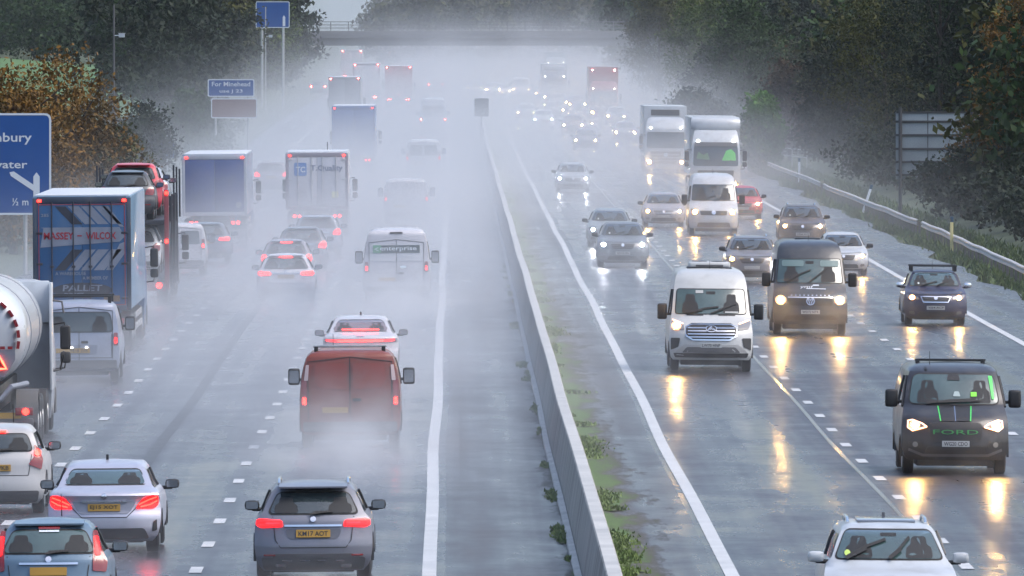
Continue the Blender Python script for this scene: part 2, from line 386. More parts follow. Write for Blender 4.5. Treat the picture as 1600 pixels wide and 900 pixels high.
SOIL = pm('verge_grass', (.035, .052, .018), .9, var=.5, vscale=.35)
FIELDM = pm('meadow_grass', (.050, .115, .026), .9, var=.25, vscale=.05)

# ground: one sheet with the banks and the hill sides
def terr(X, Y):
    x = X-cx(Y); g = gz(Y)-.09
    if x > 19.5: g += 2.6*smooth(19.5, 34, x)+9*smooth(45, 160, x)+22*smooth(120, 420, x)
    if x < -16: g += .8*smooth(16, 26, -x)+5*smooth(34, 110, -x)+26*smooth(90, 420, -x)
    return g
mb = MB(False)
XS = [-2500, -1200, -700, -420, -300, -220, -160, -120, -95, -75, -60, -48, -40, -34, -28, -24, -20, -17, -15, -8, 0, 8, 16, 19, 21, 24, 27, 30, 34, 40, 48, 58, 70, 85, 105, 130, 160, 220, 300, 420, 700, 1200, 2500]
YS = [-60, 60, 150]+[y for y in range(200, 1400, 40)]+[1500, 1700, 2000, 2400, 3000, 4000, 6000, 9000]
for y in YS:
    for x in XS: X = x+cx(y); mb.v.append((X, y, terr(X, y)))
n = len(XS)
for a in range(len(YS)-1):
    for i in range(n-1): mb.f.append((a*n+i, a*n+i+1, (a+1)*n+i+1, (a+1)*n+i)); mb.mi.append(0)
tag(build('ground', mb, SOIL), kind='structure')
ribbon('left_carriageway', -11.6, -.15, 60, 3000, 0, ROAD)
ribbon('left_hard_shoulder', -15, -11.6, 60, 3000, 0, SHOULDER)
ribbon('right_carriageway', 4.05, 15.5, 60, 3000, 0, ROAD)
def verge_edge(y): return 18.0+.25*math.sin(y/5.3)+.2*math.sin(y/2.1+1)
ribbon('right_hard_shoulder', 15.5, verge_edge, 60, 3000, 0, SHOULDER)
ribbon('central_reserve', -.15, 4.05, 60, 3000, .006, RESERVE, nx=4, fz=lambda x, y: .03*math.sin(x*2.4+y*.3)*(1 if .2 < x < 3.6 else 0))
# edge lines and lane dashes
for nm, x in (('edge_line', -.40), ('edge_line', 4.27), ('edge_line', 15.3), ('edge_line', -11.45)):
    w_ = .11
    ribbon('road_edge_line', x-w_, x+w_, 60, 2600, .011, LINE)
def dashes(x):
    mb = MB(False); y = 150.0+random.random()*4
    while y < 1500:
        for q in range(1):
            a, b = y, y+2.0; k = len(mb.v)
            mb.v += [(x-.1+cx(t)+wob(t)+d, t, gz(t)+.011) for t in (a, b) for d in (0, .2)]; mb.f.append((k, k+1, k+3, k+2)); mb.mi.append(0)
        y += 9.0
    tag(build('lane_dashes', mb, LINE), kind='structure')
for x in (-4.03, -7.62, 8.0, 11.7): dashes(x)
# joints in the surface: a seam coloured pale for its wet reflection and dark sealed cracks
ribbon('road_seam', 7.69, 7.78, 60, 1300, .008, pm('seam_sheen', (.10, .10, .105), .2, var=.5, vscale=1.2))
ribbon('road_seam', -6.10, -5.86, 60, 700, .008, pm('bitumen_seal', (.012, .012, .014), .45, var=.3, vscale=1))

# concrete barrier along the central reserve
Y = ys(60, 2600); mb = MB()
prof = [(1.95, 0), (1.98, .30), (2.08, .93), (2.10, .95), (2.29, .95), (2.31, .93), (2.41, .30), (2.44, 0)]
for y in Y: mb.v += [(x+cx(y)+wob(y)*.5, y, gz(y)+z) for x, z in prof]
k = len(prof)
for a in range(len(Y)-1):
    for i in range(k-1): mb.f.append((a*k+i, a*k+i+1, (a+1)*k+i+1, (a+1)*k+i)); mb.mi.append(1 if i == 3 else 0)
mb.f += [tuple(range(k)), tuple(range((len(Y)-1)*k, len(Y)*k))]; mb.mi += [0, 0]
bar = thing('concrete_barrier', 'long grey concrete barrier along the grassy central reserve', 'barrier', (0, 0, 0))
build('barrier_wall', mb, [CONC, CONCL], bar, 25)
mb = MB()
for y in Y: mb.v += [(x+cx(y)+wob(y)*.5, y, gz(y)+z) for x, z in ((1.83, 0), (1.84, .05), (1.945, .07), (1.945, 0))]
for a in range(len(Y)-1):
    for i in range(3): mb.f.append((a*4+i, a*4+i+1, (a+1)*4+i+1, (a+1)*4+i)); mb.mi.append(0)
build('plinth', mb, pm('stained_plinth', (.34, .34, .33), .55, var=.75, vscale=.9), bar, 25)

# blades of grass in clumps
def blades(name, pts, hmin, hmax, wd, mat, lean=.5):
    mb = MB(False)
    for x, y, z in pts:
        h = random.uniform(hmin, hmax); a = random.uniform(0, 6.28); dx, dy = math.cos(a)*wd, math.sin(a)*wd
        lx, ly = random.gauss(0, lean)*h, random.gauss(0, lean)*h
        k = len(mb.v); mb.v += [(x-dx, y-dy, z-.02), (x+dx, y+dy, z-.02), (x+lx+dx*.2, y+ly, z+h)]; mb.f.append((k, k+1, k+2)); mb.mi.append(0)
    return tag(build(name, mb, mat, smooth=0), kind='stuff')
def leafmat(name, ca, cb, scale=.6, rough=.6):
    m = bpy.data.materials.new(name); m.use_nodes = True; b = bsdf_of(m); N = m.node_tree.nodes; Lk = m.node_tree.links
    tc = N.new('ShaderNodeNewGeometry'); no = N.new('ShaderNodeTexNoise'); no.inputs['Scale'].default_value = scale; no.inputs['Detail'].default_value = 6; no.inputs['Roughness'].default_value = .7
    Lk.new(tc.outputs['Position'], no.inputs['Vector']); cr = N.new('ShaderNodeValToRGB')
    cr.color_ramp.elements[0].position = .36; cr.color_ramp.elements[1].position = .66
    cr.color_ramp.elements[0].color = ca+(1,); cr.color_ramp.elements[1].color = cb+(1,)
    rnd = N.new('ShaderNodeMath'); rnd.operation = 'ADD'; Lk.new(no.outputs['Fac'], rnd.inputs[0])
    rs = N.new('ShaderNodeMapRange'); rs.inputs['To Min'].default_value = -.08; rs.inputs['To Max'].default_value = .08
    Lk.new(tc.outputs['Random Per Island'], rs.inputs['Value']); Lk.new(rs.outputs['Result'], rnd.inputs[1])
    Lk.new(rnd.outputs[0], cr.inputs['Fac']); Lk.new(cr.outputs['Color'], b.inputs['Base Color'])
    b.inputs['Roughness'].default_value = rough; b.inputs['Specular IOR Level'].default_value = .15
    return m
GRASS = leafmat('wet_grass', (.022, .05, .010), (.075, .13, .028), .5)
GRASSD = leafmat('dull_grass', (.035, .070, .018), (.095, .135, .040), .5)
MOSS = leafmat('mossy_turf', (.055, .062, .032), (.13, .185, .045), 1.6, .8)
GRASSM = leafmat('short_grass', (.07, .11, .035), (.16, .22, .07), 1.0)
def turf(name, seed, x0, sgn, y0, y1, n, wmin, wmax, chance):
    """low irregular mats of turf growing out of the grit, and short blades on them"""
    rng = random.Random(seed); mb = MB(False); pts = []
    for q in range(n):
        y = y0+(y1-y0)*(q/n)**1.25+rng.uniform(-4, 4)
        if rng.random() > chance: continue
        wd = rng.uniform(wmin, wmax); ln = rng.uniform(1.0, 5.5); k = len(mb.v); m = 18
        for r_ in range(4):
            f = (1.0, .8, .45, .05)[r_]; hz = (0, .004, .007, .008)[r_]
            for t in range(m):
                a = 2*math.pi*t/m; ru = f*(1+.25*math.sin(3*a+q)+.18*math.sin(5*a+2.3*q)+rng.uniform(-.08, .08))
                px, py = x0+sgn*wd*.5+wd*.55*math.cos(a)*ru, y+ln*.5*math.sin(a)*ru
                if sgn*(px-x0) < .0: px = x0
                mb.v.append((px+cx(py)+wob(py), py, gz(py)+.012+hz*rng.uniform(.6, 1.5)+(.03 if .3 < px < 3.6 else 0)*0))
        for r_ in range(3):
            for t in range(m): mb.f.append((k+r_*m+t, k+r_*m+(t+1) % m, k+(r_+1)*m+(t+1) % m, k+(r_+1)*m+t)); mb.mi.append(0)
        for _ in range(int(260*wd*ln)):
            px, py = x0+sgn*abs(rng.gauss(.3, .35))*wd, y+rng.gauss(0, .28)*ln
            pts.append((px+cx(py)+wob(py), py, gz(py)+.03))
    tag(build(name+'_turf', mb, MOSS), kind='stuff'); blades(name+'_grass', pts, .02, .075, .035, GRASSM)
turf('reserve', 5, 2.46, 1, 165, 600, 90, .12, .6, .5)
turf('barrier_foot', 9, 1.82, -1, 165, 420, 40, .05, .22, .5)
pts = []
for _ in range(26000):
    y = 330+800*random.random()**1.6; x = random.uniform(17.9, 21.5); X = x+cx(y)
    if x < verge_edge(y)-.1+.5*random.random(): continue
    pts.append((X, y, max(terr(X, y), gz(y)-.09)))
blades('verge_grass', pts, .10, .32, .06, GRASSD)

# steel guard rails along the right verge
GALV = pm('weathered_rail', (.46, .455, .45), .5, 0, var=.5, vscale=2.5)
def guard_rail(y0, y1, label):
    root = thing('guard_rail', label, 'guard rail', (0, 0, 0), 0, 'guard rails along the right verge')
    def X(y): return 18.95+.15*math.sin(y/60)+cx(y)+wob(y)*1.6
    Yr = ys(y0, y1); mb = MB()
    for zc in (.52,):
        base = len(mb.v); pr = [(0, -.13), (-.06, -.10), (-.06, -.04), (0, 0), (-.06, .04), (-.06, .10), (0, .13), (.02, .13), (.02, -.13)]; k = len(pr)
        for y in Yr: mb.v += [(X(y)+a, y, gz(y)+zc+b+.02*math.sin(y/3.1)) for a, b in pr]
        for a in range(len(Yr)-1):
            for i in range(k): mb.f.append((base+a*k+i, base+a*k+(i+1) % k, base+(a+1)*k+(i+1) % k, base+(a+1)*k+i)); mb.mi.append(0)
    build('beam', mb, GALV, root, 20)
    p0 = None; y = y0+.5; step = max(3.2, (y1-y0)/95)
    while y < y1:
        if p0 is None: p0 = build('post', MB().box(.03, .13, -.04, .04, -.1, .56, .01), GREYP, root); p = p0
        else: p = p0.copy(); C.objects.link(p); p.parent = root
        p.location = (X(y), y, gz(y)); y += step
guard_rail(345, 470, 'near stretch of dirty white steel guard rail along the right verge')
guard_rail(474, 588, 'middle stretch of guard rail between two overgrown gaps, passing the large grey sign back')
guard_rail(594, 1150, 'far stretch of guard rail that curves off beside the white lorries')

# overbridge
BR = F_PX/13.8; gb = gz(BR)
b = thing('road_bridge', 'grey concrete bridge with thin railings crossing the motorway in the mist', 'bridge', (0, BR, gb))
zt = 8.4-gb; zb = zt-1.55
BRM = pm('bridge_concrete', (.19, .19, .195), .7, var=.2, vscale=.3)
build('deck', MB().box(-24, 40, 0, 11, zb, zt, .05), BRM, b)
build('edge_beam', MB().box(-24, 40, -.35, 0, zt-.75, zt+.12, .05), BRM, b)
mb = MB()
for i in range(33): mb.box(-24+2*i-.05, -24+2*i+.05, -.2, -.1, zt+.1, zt+1.15)
build('railing_post', mb, BRM, b)
mb = MB()
for z in (.45, .8, 1.15): mb.box(-24, 40, -.2, -.1, zt+z-.04, zt+z+.04)
build('railing', mb, BRM, b)
for g in (-1, 1): build('abutment', MB().prism([(g*20, -1), (g*20, zb), (g*24, zb), (g*24, -1)], .3, 10.7), BRM, b)

# ---------------------------------------------------------------- trees
BARK = pm('bark', (.045, .038, .03), .85, var=.3, vscale=4)
def crown_pts(seed, rx, ry, z0, z1, nclump, nleaf, size):
    """leaf quads gathered in clumps through the crown: array of (n, 4, 3)"""
    g = np.random.default_rng(seed); zc = (z0+z1)/2; rz = (z1-z0)/2
    u = g.normal(size=(nclump, 3)); u /= np.linalg.norm(u, axis=1)[:, None]; u *= (g.uniform(.18, 1.0, nclump)**.5)[:, None]
    wz = 1.0-.32*np.clip(u[:, 2], 0, 1)
    c = np.stack([u[:, 0]*rx*wz, u[:, 1]*ry*wz, zc+u[:, 2]*rz], 1); cr = g.uniform(.12, .28, nclump)*min(rx, rz)+.22
    d = g.normal(size=(nclump, nleaf, 3))*np.array([1, 1, .7]); p = (c[:, None]+d*(cr*.55)[:, None, None]).reshape(-1, 3)
    a = g.normal(size=p.shape); a /= np.linalg.norm(a, axis=1)[:, None]; q = np.cross(a, g.normal(size=p.shape)); q /= np.linalg.norm(q, axis=1)[:, None]
    s = (size*g.uniform(.5, 1.3, len(p)))[:, None]
    return np.stack([p-a*s, p+q*s*.55, p+a*s, p-q*s*.55], 1)
def build_quads(name, Q, mat, parent=None):
    n = len(Q); me = bpy.data.meshes.new(name); me.vertices.add(4*n); me.vertices.foreach_set('co', Q.reshape(-1).astype(np.float32))
    me.loops.add(4*n); me.loops.foreach_set('vertex_index', np.arange(4*n, dtype=np.int32)); me.polygons.add(n)
    me.polygons.foreach_set('loop_start', np.arange(0, 4*n, 4, dtype=np.int32)); me.update(calc_edges=True)
    me.materials.append(mat); o = bpy.data.objects.new(name, me); C.objects.link(o)
    if parent is not None: o.parent = parent
    return o
def trunk_mb(rng, h, z1, rx, r=.22, limbs=9):
    mb = MB(); top = (rng.uniform(-.4, .4), rng.uniform(-.4, .4), z1*.8)
    mb.tube([(0, 0, -.6), (.05, .02, h*.5), (top[0]*.5, top[1]*.5, h), top], r, 8, r1=r*.25)
    for _ in range(limbs):
        z = rng.uniform(h*.6, z1*.7); a = rng.uniform(0, 6.28); l = rng.uniform(.5, .95)*rx; ux, uy = math.cos(a), math.sin(a)
        mb.tube([(ux*.05, uy*.05, z), (ux*l*.5, uy*l*.5, z+l*.45), (ux*l, uy*l, z+l*rng.uniform(.6, 1.1))], r*.38, 5, r1=r*.08)
    return mb
LEAF = {'green': leafmat('leaf_dark_green', (.008, .022, .007), (.032, .068, .014), .3), 'olive': leafmat('leaf_olive', (.016, .024, .005), (.068, .070, .012), .3),
        'light': leafmat('leaf_light_green', (.020, .042, .007), (.085, .12, .018), .3), 'autumn': leafmat('leaf_autumn', (.055, .036, .007), (.20, .098, .012), .4),
        'rust': leafmat('leaf_rust', (.018, .014, .007), (.062, .034, .014), .4), 'dark': leafmat('leaf_blackish', (.005, .012, .007), (.018, .032, .013), .3),
        'bright': leafmat('leaf_bright_green', (.03, .07, .010), (.08, .19, .03), .4)}
_cr = {}
def tree(name, label, x, y, h, rx, leaf, group=None, low=.25, dens=1.0, size=.34, seed=0, cat='tree', zoff=0):
    rng = random.Random(seed*97+int(h*10)); o = thing(name, label, cat, (x, y, terr(x, y)-.1+zoff), rng.uniform(0, 6.28), group)
    build('trunk', trunk_mb(rng, h*.4, h, rx, .05*rx+.06), BARK, o)
    build_quads('crown', crown_pts(seed*31+7, rx, rx, h*low, h, int(115*dens), int(95*dens), size), LEAF[leaf], o)
    return o
def wood(name, spots, seed, leaf, size=.24, ncl=54, nl=44):
    Q = np.concatenate([crown_pts(seed*1000+i, rx, rx, h*.04, h, ncl, nl, size)+np.array([x, y, terr(x, y)]) for i, (x, y, h, rx) in enumerate(spots)])
    return tag(build_quads(name, Q, LEAF[leaf]), kind='stuff')
GR = 'trees on the right-hand bank'
# right bank, near to far: (x pixel, scale, height, radius, leaf, label)
RT = [
 (1640, 37, 11.5, 3.0, 'autumn', 'tall golden autumn tree with dark limbs at the right edge of the view'),
 (1560, 35.0, 5.2, 2.0, 'autumn', 'low orange brown bush growing in front of the grey sign back'),
 (1470, 30, 12.5, 3.6, 'dark', 'tall dark tree rising directly behind the grey sign back'),
 (1545, 30, 13, 3.6, 'green', 'tall green tree between the grey sign back and the golden tree'),
 (1385, 29, 11.5, 3.2, 'olive', 'olive green tree with bare stems just left of the grey sign back'),
 (1320, 26.5, 8.5, 2.8, 'dark', 'dark round topped tree below the little white frame'),
 (1300, 26, 5.0, 2.0, 'rust', 'russet brown bush above the middle of the guard rail'),
 (1235, 24.5, 6.5, 2.4, 'rust', 'reddish brown tree below the small green field'),
 (1165, 21.5, 11, 3.2, 'green', 'green tree with a lighter top behind the cab of the white lorry'),
 (1190, 26, 5.0, 1.2, 'bright', 'small bright green sapling beside the orange capped post'),
 (1100, 18.5, 11.5, 3.6, 'light', 'broad yellow green tree above the two white lorries'),
 (1030, 16.5, 12, 3.6, 'olive', 'misty olive tree above the right shoulder of the red lorry'),
 (1120, 20.0, 7.5, 2.6, 'dark', 'dark shrubby tree right above the white lorry with the rounded roof hood'),
 (1080, 23.0, 4.6, 2.4, 'dark', 'low dark bush between the red lorry and the white lorries'),
]
for i, (px, s_, h, rx, lf, lb) in enumerate(RT):
    X, Yt = spot(px, s_); bush = h < 5.6
    tree('bush' if bush else ('autumn_tree' if lf in ('autumn', 'rust') else 'broadleaf_tree'), lb, X, Yt, h, rx, lf, GR, .08 if bush else .12, 1.0, .10 if s_ > 28 else .14, i+1, 'bush' if bush else 'tree')
def bank(side, n, y0, y1, x0, x1, h0, h1, seed, gap=None):
    rng = random.Random(seed); out = []
    for _ in range(n):
        y = y0+(y1-y0)*rng.random()**1.2; x = side*(x0+(x1-x0)*rng.random()**1.3)+cx(y)
        if gap and gap(x, y): continue
        out.append((x, y, rng.uniform(h0, h1), rng.uniform(2.4, 4.2)))
    return out
def px_of(x, y): return VPX+x*F_PX/y
fgap = lambda x, y: 1225 < px_of(x, y) < 1310
wood('woods', bank(1, 90, 420, 1500, 26, 60, 8, 12, 3, fgap), 4, 'dark')
wood('woods', bank(1, 50, 480, 1400, 25, 50, 8, 13, 5, fgap), 6, 'green')
wood('woods', bank(1, 34, 480, 1200, 24, 40, 6, 11, 15, fgap), 16, 'olive')
wood('undergrowth', [(x, y, h*.28, rx*.8) for x, y, h, rx in bank(1, 120, 340, 1250, 22.6, 28, 7, 12, 7)], 8, 'dark', .13, 40, 40)
wood('woods', bank(1, 60, 1340, 2100, 17, 90, 12, 20, 9)+[(x, y, h, rx) for x, y, h, rx in bank(1, 70, 900, 1700, 60, 140, 9, 15, 19, lambda x, y: 1240 < px_of(x, y) < 1300 and y < 1450)], 10, 'green', .34, 50, 34)
rng = random.Random(44)
far = [(rng.uniform(-14, 40), y, rng.uniform(9, 14)+x_, rng.uniform(3, 5)) for y, x_ in [(rng.uniform(1500, 2000), rng.uniform(0, 5)) for _ in range(70)]]
wood('woods', [(x, y, h*(1 if px_of(x, y) > 640 else .8), rx) for x, y, h, rx in far if not 440 < px_of(x, y) < 590], 11, 'olive', .42, 50, 34)
# left side
LT = [
 (95, 40, 7.6, 3.0, 'autumn', 'golden brown bushy tree behind the big blue junction sign', 'autumn_tree'),
 (20, 41, 7.2, 2.6, 'autumn', 'yellowing tree at the left edge of the view above the blue junction sign', 'autumn_tree'),
 (160, 39, 5.0, 1.8, 'olive', 'lower yellow green tree filling the right side of the golden bushes', 'broadleaf_tree'),
 (222, 31, 5.0, 1.7, 'dark', 'dark rounded bush right of the golden trees', 'bush'),
 (185, 33, 4.2, 1.6, 'dark', 'dark low bush tucked between the golden trees and the tall mast', 'bush'),
 (300, 23, 4.6, 1.6, 'green', 'misty little tree standing left of the route sign', 'broadleaf_tree'),
 (235, 19.5, 14, 4.6, 'green', 'huge hazy green tree right behind the tall camera mast', 'broadleaf_tree'),
 (330, 17.5, 14.5, 4.6, 'olive', 'huge misty tree above the route sign', 'broadleaf_tree'),
 (405, 15.5, 13.5, 4.0, 'light', 'misty green tree that half hides the far blue sign', 'broadleaf_tree'),
]
for i, (px, s_, h, rx, lf, lb, nm) in enumerate(LT):
    X, Yt = spot(px, s_); bush = nm == 'bush'
    tree(nm, lb, X, Yt, h, rx, lf, 'trees on the left verge', .06, 1.0, .10 if s_ > 28 else .16, i+31, 'bush' if bush else 'tree')
wood('woods', [(x, y, h, rx) for x, y, h, rx in bank(-1, 40, 780, 1250, 20, 34, 11, 15, 21, lambda x, y: px_of(x, y) < 175)], 22, 'dark')
wood('woods', bank(-1, 110, 1300, 2200, 70, 190, 13, 20, 23), 24, 'dark', .42, 54, 34)
wood('woods', [(x, y, h, rx) for x, y, h, rx in bank(-1, 46, 1200, 1310, 20, 40, 11, 17, 27, lambda x, y: px_of(x, y) < 170)]+[(x, y, h, rx) for x, y, h, rx in bank(1, 24, 1200, 1300, 21, 50, 9, 14, 28)], 29, 'dark', .3)
rng = random.Random(71); wood('woods', [(x*y/F_PX, y, h, rx) for x, y, h, rx in [(rng.uniform(-745, -500), rng.uniform(1480, 1900), rng.uniform(8, 13), rng.uniform(3, 5)) for _ in range(60)]], 72, 'green', .3)
wood('undergrowth', [(x, y, h*.2, rx*.7) for x, y, h, rx in bank(-1, 46, 430, 1000, 16.5, 24, 7, 12, 25)], 26, 'green', .13, 40, 40)
# fields on the hill sides
def field(name, poly, mat, lift=.25):
    mb = MB(False); n = 14
    a, b_, c, d = [Vector(p) for p in poly]
    for i in range(n+1):
        for j in range(n+1):
            p = a.lerp(b_, i/n).lerp(d.lerp(c, i/n), j/n); mb.v.append((p.x, p.y, terr(p.x, p.y)+lift))
    for i in range(n):
        for j in range(n): k = i*(n+1)+j; mb.f.append((k, k+1, k+n+2, k+n+1)); mb.mi.append(0)
    tag(build(name, mb, mat), kind='structure')
field('field', [(-24, 800), (-150, 800), (-190, 1480), (-24, 1480)], FIELDM)
field('field', [(27, 900), (60, 900), (85, 1480), (36, 1480)], FIELDM)

# ---------------------------------------------------------------- signs, masts and marker posts
BLUE = pm('motorway_blue', lin(6, 72, 142), .35, var=.12, vscale=1.5)
WHITE = pm('sign_white', lin(205, 212, 220), .4)
BROWN = pm('sign_brown', lin(118, 92, 92), .45)
SIGNB = pm('sign_back_grey', (.26, .30, .32), .5, .3, var=.3, vscale=1.2)
def board(root, x0, x1, z0, z1, mat, y=0, r=.12, border=WHITE, name='panel'):
    p = build(name, MB().prism(rounded([(x0, z0), (x1, z0), (x1, z1), (x0, z1)], r), y, y+.06), mat, root, 30)
    if border:
        t = .07; o = rounded([(x0, z0), (x1, z0), (x1, z1), (x0, z1)], r); i = rounded([(x0+t, z0+t), (x1-t, z0+t), (x1-t, z1-t), (x0+t, z1-t)], r*.7); n = len(o)
        mb = MB(); mb.v = [(a, y-.008, b) for a, b in o]+[(a, y-.008, b) for a, b in i]; mb.f = [(q, (q+1) % n, n+(q+1) % n, n+q) for q in range(n)]; mb.mi = [0]*n
        build('border', mb, border, p, 0)
    return p
def posts(root, xs, z1, y=.12, w_=.07, mat=STEEL):
    for x in xs: build('post', MB().tube([(x, y, -.5), (x, y, z1)], w_, 8), mat, root)
# big junction sign
X, Y0 = spot(80, 45); root = thing('junction_sign', 'large blue junction sign with white arrows and place names at the left edge', 'road sign', (X, Y0, gz(Y0)))
p = board(root, -4.3, 0, 2.07, 5.6, BLUE, r=.25); posts(root, (-3.4, -.9), 5.3)
fl = Flat(0, 5); T = lambda s_, xc, zc, wd, ht, par, m=WHITE, f=fl: build('lettering', text_mb(MB(False), f, s_, xc, zc, wd, ht, .012, bold=.012), m, par, 0)
T('Glastonbury', -2.05, 4.72, 2.75, .42, p); T('Bridgwater', -2.0, 3.78, 2.35, .36, p); T('½ m', -1.07, 2.52, .56, .26, p)
mb = MB(); mb.prism([(-.62, 2.55), (-.40, 2.55), (-.40, 3.40), (-.51, 3.55), (-.62, 3.40)], -.014, -.004)
mb.prism([(-.62, 2.90), (-1.40, 3.42), (-1.45, 3.55), (-1.30, 3.58), (-.62, 3.12)], -.013, -.0045); build('arrow', mb, WHITE, p, 0)
# route sign with a brown panel below
X, Y0 = spot(361, 24); root = thing('route_sign', 'pale blue route sign in the mist with a brown panel below it', 'road sign', (X, Y0, gz(Y0)))
p = board(root, -1.52, 1.52, 4.15, 5.3, BLUE); T('For Minehead', 0, 4.98, 2.5, .30, p); T('use J 23', 0, 4.5, 1.5, .28, p)
p = board(root, -1.3, 1.7, 2.75, 4.05, BROWN); posts(root, (-1, 1.1), 5.2)
# small blue marker
X, Y0 = spot(261, 29.5); root = thing('marker_sign', 'small blue marker sign beside the dark bush', 'road sign', (X, Y0, gz(Y0)))
board(root, -.38, .38, 1.72, 2.55, BLUE, border=None, r=.05); posts(root, (0,), 2.9, w_=.04)
# far blue sign over the trees
X, Y0 = spot(426, 16.5); root = thing('gantry_sign', 'tall blue direction sign rising over the misty tree', 'road sign', (X, Y0, gz(Y0)))
p = board(root, -1.6, 1.6, 7.6, 10.1, BLUE, r=.15)
mb = MB().prism([(.95, 7.75), (1.2, 7.75), (1.2, 8.6), (1.07, 8.8), (.95, 8.6)], -.012, -.003); build('arrow', mb, WHITE, p, 0); posts(root, (-1, 1), 9.9, w_=.12)
# masts with cameras
for px, s_, zt_, zc, lb in ((178, 27, 10.0, 8.2, 'tall dark mast with a white camera among the left-hand trees'), (415, 17, 9.6, 6.9, 'thin pale mast with a camera in front of the misty far tree')):
    X, Y0 = spot(px, s_); root = thing('camera_mast', lb, 'mast', (X, Y0, gz(Y0)))
    build('pole', MB().tube([(0, 0, -.3), (0, 0, zt_)], .075, 10, r1=.05), GREYP if px < 200 else STEEL, root)
    cm = build('camera', MB().tube([(0, 0, zc), (.3, 0, zc+.02)], .03, 6).box(.28, .62, -.12, .25, zc-.1, zc+.12, .03), WHITE, root)
    build('camera_shade', MB().box(.25, .66, -.2, .3, zc+.125, zc+.15, .01), WHITE, cm)
# lane signal seen from behind on the reserve
X, Y0 = spot(752.5, 21.8); root = thing('matrix_signal', 'dark square signal seen from behind on a post by the barrier', 'signal', (X, Y0, gz(Y0)))
DK = pm('signal_grey', (.035, .038, .042), .6, var=.2)
build('signal_head', MB().box(-.52, .52, 0, .32, 2.15, 3.45, .09), DK, root); build('back_panel', MB().box(-.4, .4, -.03, 0, 2.3, 3.3, .02), DK, root)
build('post', MB().tube([(0, .15, -.2), (0, .15, 2.2)], .055, 8), DK, root); build('cabinet', MB().box(-.16, .16, 0, .3, .2, 1.3, .03), DK, root)
# the sign back on the right bank
X, Y0 = spot(1466, 34); root = thing('sign_back', 'large grey back of a road sign with horizontal rails behind the guard rail', 'road sign', (X, Y0, gz(Y0)))
build('panel', MB().box(-1.95, 1.95, .0, .05, 1.65, 4.75, .01), SIGNB, root, 30)
for z in (1.85, 2.45, 3.05, 3.68, 4.3): build('rail', MB().box(-1.97, 1.97, -.07, -.003, z-.05, z+.05, .008), DK, root)
for x in (-1.75, 1.55): build('post', MB().tube([(x, -.16, -.5), (x, -.16, 4.95)], .085, 10), DK, root)
build('panel_joint', MB().box(-.50, -.46, -.012, -.002, 1.66, 4.74), DK, root)
build('stiffener', MB().box(-1.94, 1.94, -.05, -.003, 4.68, 4.76, .005), DK, root)
# small sign back, orange capped post, handrail, marker posts, white frame
X, Y0 = spot(1211, 25.7); root = thing('small_sign_back', 'small square sign back on a thin pole by the far guard rail', 'road sign', (X, Y0, gz(Y0)))
build('panel', MB().box(-.38, .38, 0, .04, 1.85, 2.85, .01), SIGNB, root); build('post', MB().tube([(.1, -.05, -.3), (.1, -.05, 2.9)], .045, 8), STEEL, root)
X, Y0 = spot(1167, 24); root = thing('emergency_phone', 'orange capped post beside the guard rail and the white lorry', 'emergency phone', (X, Y0, gz(Y0)))
build('post', MB().box(-.15, .15, 0, .25, -.2, 1.5, .03), pm('post_grey', (.3, .31, .32), .5), root); build('cap', MB().box(-.19, .19, -.04, .29, 1.5, 2.3, .08), pm('phone_orange', (.55, .13, .02), .45), root)
X, Y0 = spot(1215, 25.2); root = thing('handrail', 'thin pale metal handrail going up the bank beside the far guard rail', 'handrail', (X, Y0, gz(Y0)))
build('rail', MB().tube([(0, 0, .2), (0, 0, 1.25), (1.45, -12, 1.2), (1.45, -12, .1)], .035, 6).tube([(0, 0, .8), (1.45, -12, .75)], .025, 6), STEEL, root)
build('post', MB().tube([(.72, -6, .1), (.72, -6, 1.2)], .03, 6), STEEL, root)
for px, s_, lb in ((1180, 24.6, 'small white marker post at the far end of the guard rail'), (1246, 28, 'white marker post beside the foot of the handrail'), (1345, 33.5, 'leaning white marker post above the middle guard rail'), (1483, 41, 'yellowish marker post behind the near guard rail')):
    X, Y0 = spot(px, s_); root = thing('marker_post', lb, 'marker post', (X+.1, Y0, gz(Y0)), 0, 'marker posts along the right verge')
    if px == 1345: root.rotation_euler = (0, R(18), 0)
    build('post', MB().box(-.06, .06, 0, .1, -.1, 1.15, .02), WHITE if px != 1483 else pm('old_yellow', lin(205, 195, 140), .5), root)
    build('reflector_cap', MB().box(-.065, .065, -.005, .105, 1.15, 1.36, .02), pm('post_blue', lin(40, 75, 100), .4), root)
X, Y0 = spot(1332, 20); root = thing('metal_frame', 'little white metal frame standing above the dark right-hand trees', 'frame', (X, Y0, 0))
build('frame', MB().box(-.22, -.12, 0, .1, 5, 8.9, .02).box(.12, .22, 0, .1, 8.2, 8.9, .02).box(-.22, .22, 0, .1, 8.75, 8.9, .02), WHITE, root)

